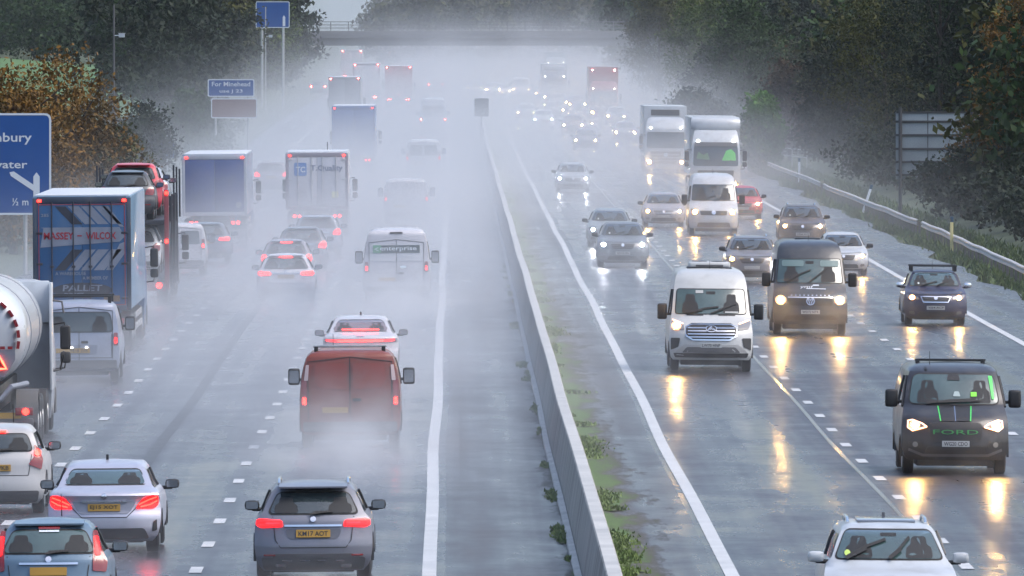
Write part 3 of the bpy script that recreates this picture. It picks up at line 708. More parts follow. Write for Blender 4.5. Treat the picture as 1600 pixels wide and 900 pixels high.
# ---------------------------------------------------------------- rain haze and road spray
def volmat(name, dens, col=(.88, .93, 1.0), aniso=.3):
    m = bpy.data.materials.new(name); m.use_nodes = True; N = m.node_tree.nodes; N.clear()
    o = N.new('ShaderNodeOutputMaterial'); v = N.new('ShaderNodeVolumePrincipled'); v.inputs['Color'].default_value = col+(1,); v.inputs['Density'].default_value = dens; v.inputs['Anisotropy'].default_value = aniso
    m.node_tree.links.new(v.outputs[0], o.inputs['Volume']); return m
HAZE_D = .000035
tag(build('haze', MB().box(-2400, 2400, -50, 5500, -1.5, 62), volmat('haze_air', HAZE_D), smooth=0), kind='stuff')
def spray_material():
    """spray over the carriageways: thickest at the road, thinning upwards and sideways, in drifting wisps"""
    m = bpy.data.materials.new('road_spray'); m.use_nodes = True; N = m.node_tree.nodes; N.clear(); Lk = m.node_tree.links
    def math_(op, a, b_=None, clamp=False):
        n_ = N.new('ShaderNodeMath'); n_.operation = op; n_.use_clamp = clamp
        for i_, v_ in enumerate((a, b_)):
            if v_ is None: continue
            if isinstance(v_, (int, float)): n_.inputs[i_].default_value = v_
            else: Lk.new(v_, n_.inputs[i_])
        return n_.outputs[0]
    def curve(v_, pts, kind='LINEAR'):
        """piecewise ramp: list of (x, y)"""
        x0, x1 = pts[0][0], pts[-1][0]; ym = max(p[1] for p in pts)
        t = math_('DIVIDE', math_('SUBTRACT', v_, x0), x1-x0, True); r = N.new('ShaderNodeValToRGB'); r.color_ramp.interpolation = 'EASE' if kind == 'EASE' else 'LINEAR'
        e = r.color_ramp.elements
        while len(e) < len(pts): e.new(.5)
        for k_, (x, y) in zip(e, pts): k_.position = (x-x0)/(x1-x0)
        for k_, (x, y) in zip(e, pts): k_.color = (y/ym, y/ym, y/ym, 1)
        Lk.new(t, r.inputs[0]); return math_('MULTIPLY', r.outputs[0], ym)
    geo = N.new('ShaderNodeNewGeometry'); sx = N.new('ShaderNodeSeparateXYZ'); Lk.new(geo.outputs['Position'], sx.inputs[0])
    X, Y, Z = sx.outputs[0], sx.outputs[1], sx.outputs[2]
    X = math_('SUBTRACT', X, curve(Y, [(0, 0), (900, 0), (1300, 1.5), (2000, 11), (2800, 34)]))
    Z = math_('SUBTRACT', Z, curve(Y, [(0, 0), (720, 0), (1000, .9), (1300, 1.9), (1900, 4.2), (2800, 5.4)]))
    H = curve(Y, [(150, .6), (250, 1.1), (350, 1.8), (500, 2.8), (800, 4.0), (1300, 4.4), (2800, 3.6)])
    fall = math_('POWER', 2.718, math_('MULTIPLY', math_('POWER', math_('DIVIDE', math_('MAXIMUM', Z, 0), H), 1.7), -1))
    left = math_('MULTIPLY', curve(X, [(-24, 0), (-15, .30), (-9.5, .55), (-5, 1), (-1, 1), (1.2, .55), (3.6, .2), (8, 0)]), curve(Y, [(150, 0), (215, .55), (280, .9), (380, 1), (500, .68), (760, .36), (1300, .26), (1900, .12), (2800, .1)]))
    right = math_('MULTIPLY', curve(X, [(-2, 0), (2.5, .6), (6, 1), (13, 1), (18, .45), (26, 0)]), curve(Y, [(250, 0), (330, .10), (420, .26), (560, .6), (760, 1), (1300, .7), (1900, .25), (2800, .1)]))
    both = math_('ADD', math_('MULTIPLY', left, SPRAY_L), math_('MULTIPLY', right, SPRAY_R))
    mp = N.new('ShaderNodeMapping'); mp.inputs['Scale'].default_value = (.22, .022, .35); Lk.new(geo.outputs['Position'], mp.inputs['Vector'])
    no = N.new('ShaderNodeTexNoise'); no.inputs['Scale'].default_value = 1; no.inputs['Detail'].default_value = 2; Lk.new(mp.outputs[0], no.inputs['Vector'])
    mr = N.new('ShaderNodeMapRange'); mr.inputs['From Min'].default_value = .3; mr.inputs['From Max'].default_value = .7; mr.inputs['To Min'].default_value = .35; mr.inputs['To Max'].default_value = 1.65
    Lk.new(no.outputs['Fac'], mr.inputs['Value'])
    dens = math_('MULTIPLY', math_('MULTIPLY', both, fall), mr.outputs[0])
    o = N.new('ShaderNodeOutputMaterial'); v = N.new('ShaderNodeVolumePrincipled'); v.inputs['Color'].default_value = (.975, .985, 1, 1); v.inputs['Anisotropy'].default_value = .45
    Lk.new(dens, v.inputs['Density']); Lk.new(v.outputs[0], o.inputs['Volume'])
    try: m.cycles.volume_step_rate = SPRAY_STEP
    except Exception as e: print('step', e)
    return m
SPRAY_L, SPRAY_R, SPRAY_STEP = .034, .0125, .22
tag(build('spray_mist', MB().box(-24, 62, 170, 2800, -.6, 22), spray_material(), smooth=0), kind='stuff')
tag(build('far_mist', MB().box(-45, 400, 1360, 4200, -.8, 58), volmat('far_mist_air', .0004), smooth=0), kind='stuff')
# ================================================================ vehicles
F_CAR = [(.18, -.22, .74, .25), (.26, -.10, .83, .30), (.40, -.02, .885, .38), (.55, 0, .90, .42), (.66, -.04, .90, .45), (.76, -.14, .895, .42),
         (.83, -.30, .885, .32), (.90, -.62, .87, .22), (.97, -1.0, .84, .15), (1.02, -1.10, .79, .14), (1.08, -1.19, .755, .14), (1.25, -1.48, .685, .13),
         (1.38, -1.75, .62, .12), (1.45, -1.98, .55, .10), (1.49, -2.25, .43, .08)]
F_SUV = [(.20, -.2, .76, .22), (.28, -.08, .85, .28), (.42, -.01, .895, .36), (.6, 0, .905, .40), (.75, -.03, .905, .42), (.88, -.12, .90, .4),
         (.95, -.28, .89, .3), (1.01, -.6, .875, .2), (1.08, -.95, .85, .15), (1.13, -1.04, .80, .14), (1.19, -1.12, .765, .14), (1.36, -1.38, .70, .13),
         (1.50, -1.64, .635, .12), (1.58, -1.86, .565, .10), (1.62, -2.15, .45, .08)]
R_HATCH = [(.20, -.16, .76, .12), (.30, -.06, .84, .16), (.45, 0, .885, .2), (.60, 0, .90, .22), (.70, -.05, .90, .2), (.82, -.09, .895, .18), (.95, -.13, .88, .16),
           (1.02, -.19, .83, .14), (1.08, -.25, .775, .12), (1.25, -.42, .70, .1), (1.38, -.58, .63, .09), (1.45, -.68, .56, .08), (1.49, -.95, .44, .06)]
R_TALL = [(.20, -.16, .76, .1), (.30, -.05, .84, .12), (.45, 0, .885, .16), (.60, 0, .90, .18), (.72, -.05, .90, .16), (.95, -.09, .885, .14),
          (1.04, -.13, .845, .12), (1.12, -.18, .80, .1), (1.30, -.28, .74, .09), (1.47, -.4, .67, .08), (1.55, -.5, .59, .07), (1.60, -.8, .46, .05)]
R_SALOON = [(.20, -.18, .76, .14), (.30, -.06, .84, .2), (.45, 0, .885, .26), (.60, 0, .90, .28), (.72, -.05, .90, .28), (.85, -.06, .892, .28), (.95, -.03, .875, .24), (1.0, -.10, .85, .2),
            (1.03, -.30, .815, .15), (1.06, -.55, .775, .1), (1.10, -.68, .745, .1), (1.25, -1.0, .68, .08), (1.36, -1.3, .615, .07), (1.41, -1.5, .55, .06), (1.44, -1.8, .43, .05)]
F_VAN = [(.25, -.16, .84, .2), (.35, -.05, .93, .3), (.5, 0, .97, .4), (.7, -.02, .985, .42), (.85, -.06, .985, .42), (1.0, -.16, .975, .36), (1.1, -.35, .96, .3),
         (1.2, -.62, .94, .25), (1.27, -.8, .925, .22), (1.4, -.95, .90, .2), (1.75, -1.35, .835, .18), (1.86, -1.52, .80, .16), (1.95, -1.8, .72, .12), (2.0, -2.2, .58, .1)]
R_VAN = [(.28, -.1, .86, .04), (.38, 0, .95, .05), (.55, 0, .98, .07), (1.0, -.03, .985, .07), (1.3, -.06, .965, .07), (1.75, -.13, .88, .06), (1.88, -.17, .835, .06),
         (1.96, -.24, .74, .05), (2.0, -.4, .6, .04)]
F_HIGH = [(.25, -.15, .86, .18), (.36, -.05, .95, .26), (.55, 0, .985, .34), (.8, -.03, .995, .36), (.95, -.08, .995, .34), (1.08, -.2, .985, .3), (1.2, -.42, .97, .26),
          (1.33, -.68, .955, .24), (1.42, -.78, .935, .22), (1.7, -.99, .905, .2), (1.95, -1.2, .88, .18), (2.1, -1.33, .865, .18), (2.3, -1.55, .83, .16),
          (2.43, -1.8, .76, .13), (2.5, -2.3, .62, .1)]
R_HIGH = [(.3, -.1, .88, .04), (.42, 0, .97, .05), (.6, 0, .99, .06), (1.2, -.03, .995, .06), (1.6, -.08, .955, .06), (2.1, -.15, .89, .05), (2.35, -.2, .83, .05),
          (2.44, -.28, .76, .04), (2.5, -.5, .62, .03)]
F_CAB = [(.32, -.12, 1.1, .1), (.45, -.02, 1.2, .14), (.8, 0, 1.24, .16), (1.5, -.02, 1.245, .16), (1.75, -.04, 1.24, .16), (2.1, -.10, 1.225, .15), (2.6, -.22, 1.2, .15),
         (2.75, -.27, 1.18, .15), (3.0, -.45, 1.14, .15), (3.3, -.75, 1.08, .14), (3.45, -1.0, .99, .12), (3.5, -1.25, .85, .1)]
R_CAB = [(.32, 0, 1.2, .02), (1.5, 0, 1.245, .02), (2.75, 0, 1.19, .02), (3.3, 0, 1.1, .02), (3.45, 0, 1.0, .02), (3.5, -.05, .86, .02)]
KIND = {'hatch': (F_CAR, R_HATCH, 1.49), 'saloon': (F_CAR, R_SALOON, 1.46), 'suv': (F_SUV, R_TALL, 1.61), 'van': (F_VAN, R_VAN, 2.0), 'high': (F_HIGH, R_HIGH, 2.5)}

def shell(mb, rf, rr, crown=.03, bulge=.015, nx=8, roof_n=8):
    z0 = max(rf.z0, rr.z0); z1 = min(rf.z1, rr.z1)
    zs = sorted(set([z for z in rf.zl+rr.zl if z0 < z < z1]+[z0, z1]))
    Z = [zs[0]]
    for z in zs[1:]:
        if z-Z[-1] < .012: continue
        while z-Z[-1] > .16: Z.append(Z[-1]+.12)
        Z.append(z)
    Z[-1] = z1; m = len(Z); U = [math.sin((j/nx-.5)*math.pi)*.35+(2*j/nx-1)*.65 for j in range(nx+1)]
    def row(rel, z, i): return [rel.pt(u*rel.W(z), z) for u in (U if not rel.f else U[::-1])]
    A = [row(rf, z, i) for i, z in enumerate(Z)]; B = [row(rr, z, i) for i, z in enumerate(Z)]
    q = nx+1; vs = [p for r_ in A for p in r_]+[p for r_ in B for p in r_]
    a = lambda i, j: i*q+j
    b = lambda i, j: m*q+i*q+j
    fs = []
    for i in range(m-1):
        for j in range(nx):
            fs += [(a(i, j), a(i, j+1), a(i+1, j+1), a(i+1, j)), (b(i, j), b(i+1, j), b(i+1, j+1), b(i, j+1))]
    ns = 4
    for j in (0, nx):      # the two flanks
        prev = None; rows = []
        for t in range(ns+1):
            if t == 0: idx = [a(i, j) for i in range(m)]
            elif t == ns: idx = [b(i, j) for i in range(m)]
            else:
                idx = []
                for i in range(m):
                    p = Vector(A[i][j]).lerp(Vector(B[i][j]), t/ns); s = 1 if p.x > 0 else -1
                    wmax = max(abs(A[i][j][0]), abs(B[i][j][0])); g = math.sin(math.pi*t/ns)
                    p.x = s*(abs(p.x)*(1-g)+wmax*g+bulge*g); vs.append(tuple(p)); idx.append(len(vs)-1)
            rows.append(idx)
        for t in range(ns):
            for i in range(m-1): fs.append((rows[t][i], rows[t+1][i], rows[t+1][i+1], rows[t][i+1]))
        if j == 0: S0 = rows
        else: S1 = rows
    for top, i in ((True, m-1), (False, 0)):
        prev = None
        for t in range(ns+1):
            if t == 0: idx = [a(i, j) for j in range(q)]
            elif t == ns: idx = [b(i, j) for j in range(q)]
            else:
                idx = [S0[t][i]]
                p0, p1 = Vector(vs[S0[t][i]]), Vector(vs[S1[t][i]])
                for j in range(1, nx):
                    p = p0.lerp(p1, (U[j]+1)/2)
                    p.y = A[i][j][1]*(1-t/ns)+B[i][j][1]*t/ns
                    if top: p.z += crown*(1-U[j]**2)*math.sin(math.pi*t/ns)**.6
                    vs.append(tuple(p)); idx.append(len(vs)-1)
                idx.append(S1[t][i])
            if prev: fs += [(prev[j], prev[j+1], idx[j+1], idx[j]) for j in range(nx)]
            prev = idx
    return mb.add(vs, fs)

class Veh:
    def __init__(s, name, label, cat, group, kind, xpx, spx, front, col, L=4.3, W=1.8, H=1.5, X=None, rows=None):
        F, Rr, H0 = KIND[kind]
        if rows: F, Rr = rows[0] or F, rows[1] or Rr
        zs, xs = H/H0, (W/2)/max(r[2] for r in F)
        s.L, s.W, s.H, s.zs, s.xs, s.kind, s.front = L, W, H, zs, xs, kind, front
        s.F = Rel(F, L, True, zs, xs); s.B = Rel(Rr, L, False, zs, xs)
        x, Y = spot(xpx, spx)
        if X is not None: x = X
        s.col = col
        s.root = thing(name, label, cat, (x, Y+L/2, gz(Y+L/2)), math.pi if front else 0, group)
        s.E = s.F if front else s.B          # the end the camera sees
        s.lod = spx < 27
        s.body = build('body', shell(MB(), s.F, s.B, nx=6 if s.lod else 10), col, s.root, 40)
        s.wheels()
    def P(s, name, mb, mat, parent=None, sm=35): return build(name, mb, mat, parent or s.root, sm)
    def pan(s, name, pts, mat, off=.012, r=.03, u=False, parent=None, rel=None, **k): return s.P(name, patch(MB(), rel or s.E, pts, off, r, u, **k), mat, parent)
    def two(s, name, pts, mat, **k):
        return [s.pan(name, [(x*g, z) for x, z in pts], mat, **k) for g in (-1, 1)]
    def wheels(s):
        van = s.kind in ('van', 'high'); r = .34 if van else (.345 if s.kind == 'suv' else .32); wd = .22
        w0 = s.W/2-.03
        for yy in (s.L/2-(.95 if van else .85), -s.L/2+(1.05 if van else .75)):
            for g in (-1, 1):
                xo = g*w0
                o = [xo-g*t for t in (wd, wd-.02, wd-.03, .04, .015, 0, -.002)]
                t = s.P('wheel', MB().lathe(list(zip([xo-g*wd, xo-g*wd*.93, xo-g*wd*.5, xo-g*.03, xo-g*.005, xo-g*.012], [r*.75, r*.98, r, r*.98, r*.86, r*.62])), (0, yy, r), 'x', 20), TYRE)
                if not s.lod:
                    s.P('rim', MB().lathe([(xo-g*.03, r*.66), (xo+g*.002, r*.64), (xo-g*.012, r*.55), (xo-g*.03, .09), (xo-g*.005, .07)], (0, yy, r), 'x', 16), RIM, t)
                    # arch lip on the flank
                    pts = [(yy+(r+.07)*math.cos(a), r+(r+.07)*math.sin(a)) for a in [math.pi*i/12 for i in range(13)]]+[(yy+r*1.02*math.cos(a), r+r*1.02*math.sin(a)) for a in [math.pi*i/12 for i in range(12, -1, -1)]]
                    s.P('wheel_arch', MB().prism(pts, xo+g*.0, xo+g*.045, 'x'), BLACK)
        s.P('underbody', MB().box(-s.W/2+.28, s.W/2-.28, -s.L/2+.35, s.L/2-.35, .17, .32, .03), BLACK)
    def sides(s, z0=None, z1=None, y0=None, y1=None):
        """side windows"""
        z0, z1 = {'hatch': (1.05, 1.36), 'saloon': (1.05, 1.33), 'suv': (1.16, 1.47), 'van': (1.24, 1.78), 'high': (1.40, 2.0)}[s.kind]
        z0 *= s.zs; z1 *= s.zs
        van = s.kind in ('van', 'high')
        for g in (-1, 1):
            def at(y, z, off):
                yf = s.F.pt(s.F.W(z)*.999, z)[1]; yb = s.B.pt(s.B.W(z)*.999, z)[1]; t = (yf-y)/(yf-yb); gg = math.sin(math.pi*max(0, min(1, t)))
                wf, wb = s.F.W(z), s.B.W(z); wl = wf+(wb-wf)*t; wm = max(wf, wb)
                return (g*(wl*(1-gg)+wm*gg+.015*gg+off), y, z)
            def edge(rel, z): return rel.pt(rel.W(z)*.999, z)[1]
            f0, f1 = edge(s.F, z0)-.12, edge(s.F, z1)-.14
            if van: b0, b1 = f0-1.05, f0-1.05
            else: b0, b1 = edge(s.B, z0)+.22, edge(s.B, z1)+.2
            n = 8; vs = []; fs = []
            for iz in range(4):
                q = iz/3; z = z0+(z1-z0)*q
                for i in range(n+1):
                    a = f0+(f1-f0)*q; b = b0+(b1-b0)*q; vs.append(at(a+(b-a)*i/n, z, .008))
            for iz in range(3):
                for i in range(n): k = iz*(n+1)+i; fs.append((k, k+1, k+n+2, k+n+1))
            s.P('side_window', MB().add(vs, fs), GLASS)
            if not s.lod:
                for i in ((0, n) if van else (n//2,)):
                    mbp = MB(); pts = [Vector(vs[iz*(n+1)+i]) for iz in range(4)]
                    s.P('door_pillar', mbp.tube([p+Vector((g*.004, 0, 0)) for p in pts], .025, 6), BLACK)
    def mirrors(s, mat=None, z=None, big=False):
        van = s.kind in ('van', 'high')
        z = z or {'hatch': 1.05, 'saloon': 1.02, 'suv': 1.17, 'van': 1.38, 'high': 1.47}[s.kind]*s.zs
        zl = z-.02; rel = s.F; y = rel.pt(rel.W(z), z)[1]-.25; xw = max(rel.W(z), s.B.W(z)*.98)
        hw, hh, hd = (.12, .17, .09) if van else (.115, .075, .085)
        if big: hh *= 1.15
        for g in (-1, 1):
            xm = g*(xw+.09+hw)
            mb = MB().box(xm-hw, xm+hw, y-hd, y+hd, z-hh, z+hh, .06 if not van else .05)
            p = s.P('wing_mirror', mb, mat or BLACK, sm=60)
            s.P('mirror_arm', MB().tube([(g*(xw-.12), y+.02, z-.07), (xm, y, z-.06)], .035, 6), BLACK, p)
            if not s.front: s.P('mirror_glass', patch(MB(), Flat(y-hd, hw), rounded([(xm-hw*.8, z-hh*.75), (xm+hw*.8, z-hh*.75), (xm+hw*.8, z+hh*.75), (xm-hw*.8, z+hh*.75)], .03), .004, 0, nominal=False, thick=.006), pm('mirror_glass', (.35, .38, .42), .08, .9), p)
    def screen(s, z0, z1, u0=.93, u1=.91, mat=None, name='windscreen', r=.07, wipers=2, seal=True):
        if seal and not s.lod:
            g = .022/s.zs
            s.pan('window_seal', [(-u0-.025, z0-g), (u0+.025, z0-g), (u1+.025, z1+g), (-u1-.025, z1+g)], RUBBER, off=.008, r=r+.02, u=True)
        w = s.pan(name, [(-u0, z0), (u0, z0), (u1, z1), (-u1, z1)], mat or GLASS, off=.02, r=r, u=True)
        if s.lod: return w
        if name in ('windscreen', 'rear_window'):
            dz = z1-z0; X0 = s.E.W(z0*s.zs)/s.xs
            for g in (-1, 1):
                sc_ = .155 if s.W > 1.95 else .145; xc = g*.42*X0/.8
                s.P('seat', patch(MB(), s.E, [(xc-sc_*1.3, z0+dz*.02), (xc+sc_*1.3, z0+dz*.02), (xc+sc_*1.15, z0+dz*.42), (xc+sc_*.75, z0+dz*.50), (xc+sc_*.68, z0+dz*.80), (xc-sc_*.68, z0+dz*.80), (xc-sc_*.75, z0+dz*.50), (xc-sc_*1.15, z0+dz*.42)], .0235, .05, rings=1), INT, w)
            if name == 'windscreen': s.P('rear_mirror', patch(MB(), s.E, [(-.11, z1-dz*.20), (.11, z1-dz*.20), (.11, z1-dz*.08), (-.11, z1-dz*.08)], .0245, .02), INT, w)
        if wipers:
            dz = z1-z0; X0 = s.E.W(z0*s.zs)/s.xs
            for i, (xa, za, xb, zb) in enumerate(((-.48, .04, .10, .32), (.12, .03, .58, .42)) if wipers == 2 else (((-.55, .05, .12, .2), (-.05, .03, .5, .12)) if wipers == 3 else ((0.0, .05, .38, .10),))):
                mb = MB(); strip(mb, s.E, [(xa*X0, z0+dz*za), (xb*X0, z0+dz*zb)], .03, .05)
                strip(mb, s.E, [(xa*X0-.05, z0-.01), (xa*X0*.5+xb*X0*.5, z0+dz*(za+zb)/2)], .025, .065)
                s.P('wiper', mb, RUBBER, w)
        return w
    def plate(s, z, text=None, x=0, w=.52, h=.112, yellow=None, rel=None):
        rel = rel or s.E; yl = (not s.front) if yellow is None else yellow; z = z*s.zs
        p = s.P('number_plate', patch(MB(), rel, [(x-w/2, z-h/2), (x+w/2, z-h/2), (x+w/2, z+h/2), (x-w/2, z+h/2)], .03, .008, nominal=False), YPLATE if yl else WPLATE)
        if text: s.P('plate_characters', text_mb(MB(False), rel, text, x, z, w*.86, h*.66, .034, bold=.012), INK, p, 0)
        return p
    def lamp(s, pts, mat, core=None, core_r=.06, name='headlight', lens=None, off=.016, r=.025, core_mat=None, core2=None):
        out = []
        for g in (-1, 1):
            o = s.pan(name, [(x*g, z) for x, z in pts], lens or LENS, off=off, r=r)
            if core:
                cm = core_mat or mat; s.bulb(o, g*core[0], core[1], core_r, off+.012, cm)
            if core2:
                cx_, cz_, rr_, mm = core2; s.P('bulb', patch(MB(), s.E, [(g*x, z) for x, z in disc_pts(cx_, cz_, rr_)], off+.012, 0), mm, o)
            out.append(o)
        return out
    def bulb(s, par, x, z, r, off, cm):
        if cm.name in GLOW:
            q = s.P('reflector', patch(MB(), s.E, disc_pts(x, z, r*1.45, r*1.3), off, 0), GLOW[cm.name], par); s.P('bulb', patch(MB(), s.E, disc_pts(x, z, r*.62), off+.01, 0), cm, par)  # reflector disc made wide and warm, standing in for the lamp's halo
        else: s.P('bulb', patch(MB(), s.E, disc_pts(x, z, r), off, 0), cm, par)
    def roof_z(s, x, y): return s.H+.03*(1-min(1, abs(x)/(s.W*.3))**2)
    def rails(s, mat=None):
        for g in (-1, 1):
            x = g*s.F.W(s.F.z1*.985)*1.0; zt = s.H-.012
            y0, y1 = s.F.h+s.F.D(s.F.z1)-.05, -s.B.h-s.B.D(s.B.z1)+.05
            pts = [(x, y0, zt), (x, y0-.18, zt+.055)]+[(x, y0-.18+(y1-y0+.36)*i/5, zt+.06) for i in range(1, 5)]+[(x, y1+.18, zt+.055), (x, y1, zt)]
            s.P('roof_rail', MB().tube(pts, .026, 8), mat or CHROME)
    def bars(s, ys, mat=None, h=.1, w=None):
        for y in ys:
            w_ = w or s.F.W(s.F.z1)*.98*1.0
            mb = MB().box(-w_, w_, y-.04, y+.04, s.H+h-.02, s.H+h+.025, .012)
            o = s.P('roof_bar', mb, mat or BLACK)
            for g in (-1, 1): s.P('bar_foot', MB().box(g*w_*.92-.04, g*w_*.92+.04, y-.05, y+.05, s.H-.05, s.H+h, .01), BLACK, o)
    def aerial(s, y=None, x=0, h=.35, lean=.12):
        y = (0 if y is None else y)
        s.P('aerial', MB().tube([(x, y, s.H-.02), (x, y-lean, s.H+h)], .008, 6, r1=.005), BLACK)
    def fin(s):
        y = -s.B.h-s.B.D(s.B.z1)+.25; z = s.H+.02
        s.P('aerial', MB().prism([(y-.02, z-.03), (y+.2, z-.03), (y+.02, z+.07), (y-.01, z+.07)], -.02, .02, 'x'), BLACK)
    # -------- whole ends
    def car_front(s, head='warm', grille='slim', lamp_z=None, plate=None, wipers=2, glass=None, mats=None, lit=(1, 1), fog=True, far=False):
        q = s.kind == 'suv'; dz = .11 if q else 0
        E = s.E; s.screen(1.06+dz, 1.40+dz*1.15, .93, .93, glass or GLASS, wipers=wipers)
        hm = {'warm': HEADW, 'cool': HEADC, 'far': HEADF if F_PX/s.root.location.y > 16 else HEADD}[head]
        z = .70+dz*1.1
        o = s.lamp([(.50, z-.05), (.80, z-.04), (.855, z+.06), (.84, z+.10), (.60, z+.055), (.50, z+.02)], hm, (.68, z+.012), .062, core_mat=hm)
        if s.lod:
            s.pan('grille', [(-.42, .33), (.42, .33), (.46, z), (-.46, z)], BLACK); return
        if grille == 'slim':
            g = s.pan('grille', [(-.44, z-.03), (.44, z-.03), (.46, z+.03), (-.46, z+.03)], BLACK, r=.02)
        else:
            g = s.pan('grille', [(-.34, z-.14), (.34, z-.14), (.44, z+.04), (-.44, z+.04)], BLACK, r=.05)
            s.P('grille_bar', strip(strip(MB(), E, [(-.40, z-.03), (.40, z-.03)], .014, .022), E, [(-.38, z-.08), (.38, z-.08)], .014, .022), CHROME if grille == 'chrome' else GREYP, g)
        s.pan('badge', disc_pts(0, z-.0, .055), CHROME, off=.03, r=0)
        s.pan('lower_grille', [(-.55, .28), (.55, .28), (.50, .42), (-.50, .42)], BLACK, r=.04)
        if fog: s.two('fog_light', [(.60, .33), (.76, .35), (.76, .43), (.62, .43)], GREYP, r=.03)
        s.plate(.50 if not q else .53, plate)
        s.P('bonnet_seam', strip(MB(), E, [(-.80, .80+dz), (-.60, .825+dz), (0, .80+dz), (.60, .825+dz), (.80, .80+dz)], .012, .006), RUBBER)
        s.pan('bumper_lip', [(-.70, .205), (.70, .205), (.74, .255), (-.74, .255)], BLACK, r=.02)
        s.P('registration_disc', patch(MB(), E, disc_pts(-.46, 1.12+dz, .028), .03, 0), pm('paper_white', lin(200, 205, 200), .5))
    def hatch_rear(s, tails='wide', plate=None, lit=None, brake=False, glass=None, dark_low=True):
        q = s.kind == 'suv'; dz = .09 if q else 0; E = s.E; m = lit or (BRAKE if brake else TAIL)
        s.screen(1.06+dz, 1.36+dz*1.2, .86, .84, glass or GLASS, 'rear_window', r=.08, wipers=1)
        if brake: s.pan('high_brake_light', [(-.20, 1.405+dz*1.1), (.20, 1.405+dz*1.1), (.20, 1.43+dz*1.1), (-.20, 1.43+dz*1.1)], BRAKE, off=.05, r=.005)
        if tails == 'wide':
            L_ = s.lamp([(.46, .85+dz), (.80, .83+dz), (.875, .87+dz), (.87, .96+dz), (.80, .98+dz), (.48, .95+dz)], m, None, name='tail_light', lens=TAIL)
            for o, g in zip(L_, (-1, 1)): s.P('lit_strip', strip(strip(MB(), E, [(g*.50, .885+dz), (g*.82, .875+dz)], .030, .03), E, [(g*.50, .93+dz), (g*.83, .935+dz)], .030, .03), m, o)
        elif tails == 'tall':
            L_ = s.lamp([(.66, .80), (.86, .78), (.885, .92), (.80, 1.10), (.72, 1.36), (.65, 1.36), (.66, 1.1)], m, None, name='tail_light', lens=TAIL_OFF)
            for o, g in zip(L_, (-1, 1)): s.P('lit_strip', patch(MB(), E, [(g*.70, 1.02), (g*.78, 1.02), (g*.73, 1.28), (g*.67, 1.28)], .03, .02), m, o)
        else:
            L_ = s.lamp([(.58, .78+dz), (.84, .76+dz), (.885, .85+dz), (.85, 1.0+dz), (.74, 1.02+dz), (.62, .92+dz)], m, (.74, .9+dz), .075, name='tail_light', lens=TAIL if lit is not TAIL_OFF else TAIL_OFF, core_mat=m)
        if s.lod: return
        s.P('tailgate_seam', strip(MB(), E, [(-.62, 1.01+dz), (-.58, .72), (-.5, .60), (.5, .60), (.58, .72), (.62, 1.01+dz)], .012, .006), RUBBER)
        s.P('trim_bar', strip(MB(), E, [(-.44, .91+dz*.5), (.44, .91+dz*.5)], .03, .025), CHROME)
        s.plate(.80+dz*.3, plate)
        s.pan('badge', disc_pts(0, .97+dz, .045), CHROME, off=.03, r=0)
        if dark_low: s.pan('lower_bumper', [(-.76, .23), (.76, .23), (.80, .44), (-.80, .44)], GREYP, off=.014, r=.05)
        s.two('reflector', [(.58, .46), (.76, .46), (.76, .49), (.58, .49)], TAIL_OFF, off=.02, r=.01)
        s.two('exhaust', [(.42, .27), (.58, .27), (.58, .33), (.42, .33)], CHROME, off=.03, r=.02)
        s.P('spoiler', MB().prism([(-s.B.h-s.B.D(1.46*s.zs)-.16, s.H-.055), (-s.B.h-s.B.D(1.46*s.zs)+.25, s.H-.01), (-s.B.h-s.B.D(1.46*s.zs)+.25, s.H+.008), (-s.B.h-s.B.D(1.46*s.zs)-.16, s.H-.03)], -.52*s.xs, .52*s.xs, 'x'), s.col)

def quick_car(label, xpx, spx, front, rgb, kind='hatch', W=1.8, H=None, L=4.3, name='car', group='cars far up the motorway in the spray', lamps='far', cat='car', brake=False, X=None, tails='round', glass=None, rails=False, lampless=False, plate=None, wipers=2, grille='open', mirror=None):
    H = H or KIND[kind][2]
    v = Veh(name, label, cat, group, kind, xpx, spx, front, paint('_%d_%d_%d' % rgb, rgb), L, W, H, X)
    if kind in ('van', 'high'):
        (van_front if front else van_rear)(v, lamps=lamps)
    elif front: v.car_front(lamps, grille, wipers=wipers, glass=glass, plate=plate)
    else: v.hatch_rear(tails, brake=brake, lit=BRAKEF if v.lod else None, plate=plate)
    v.sides(); v.mirrors(mirror)
    if rails: v.rails()
    return v

def van_front(v, lamps='warm', plate=None, grille=True, glass=None, lamp_pts=None, wipers=2, lit=(1, 1)):
    hm = {'warm': HEADW, 'cool': HEADC, 'far': HEADD}[lamps]; hi = v.kind == 'high'
    z0, z1 = (1.44, 2.06) if hi else (1.31, 1.83)
    v.screen(z0, z1, .92, .93, glass or GLASS, r=.06, wipers=wipers)
    z = .98 if hi else .93
    v.lamp(lamp_pts or [(.60, z-.10), (.86, z-.08), (.93, z+.08), (.90, z+.13), (.62, z+.06)], hm, (.75, z-.01), .085, core_mat=hm)
    if v.lod: return
    if grille:
        v.pan('grille', [(-.52, z-.14), (.52, z-.14), (.55, z+.04), (-.55, z+.04)], BLACK, r=.04)
        v.pan('badge', disc_pts(0, z-.03, .085), CHROME, off=.035, r=0)
    v.pan('lower_grille', [(-.68, .36), (.68, .36), (.62, .54), (-.62, .54)], GREYP, r=.04)
    v.plate(.62, plate)
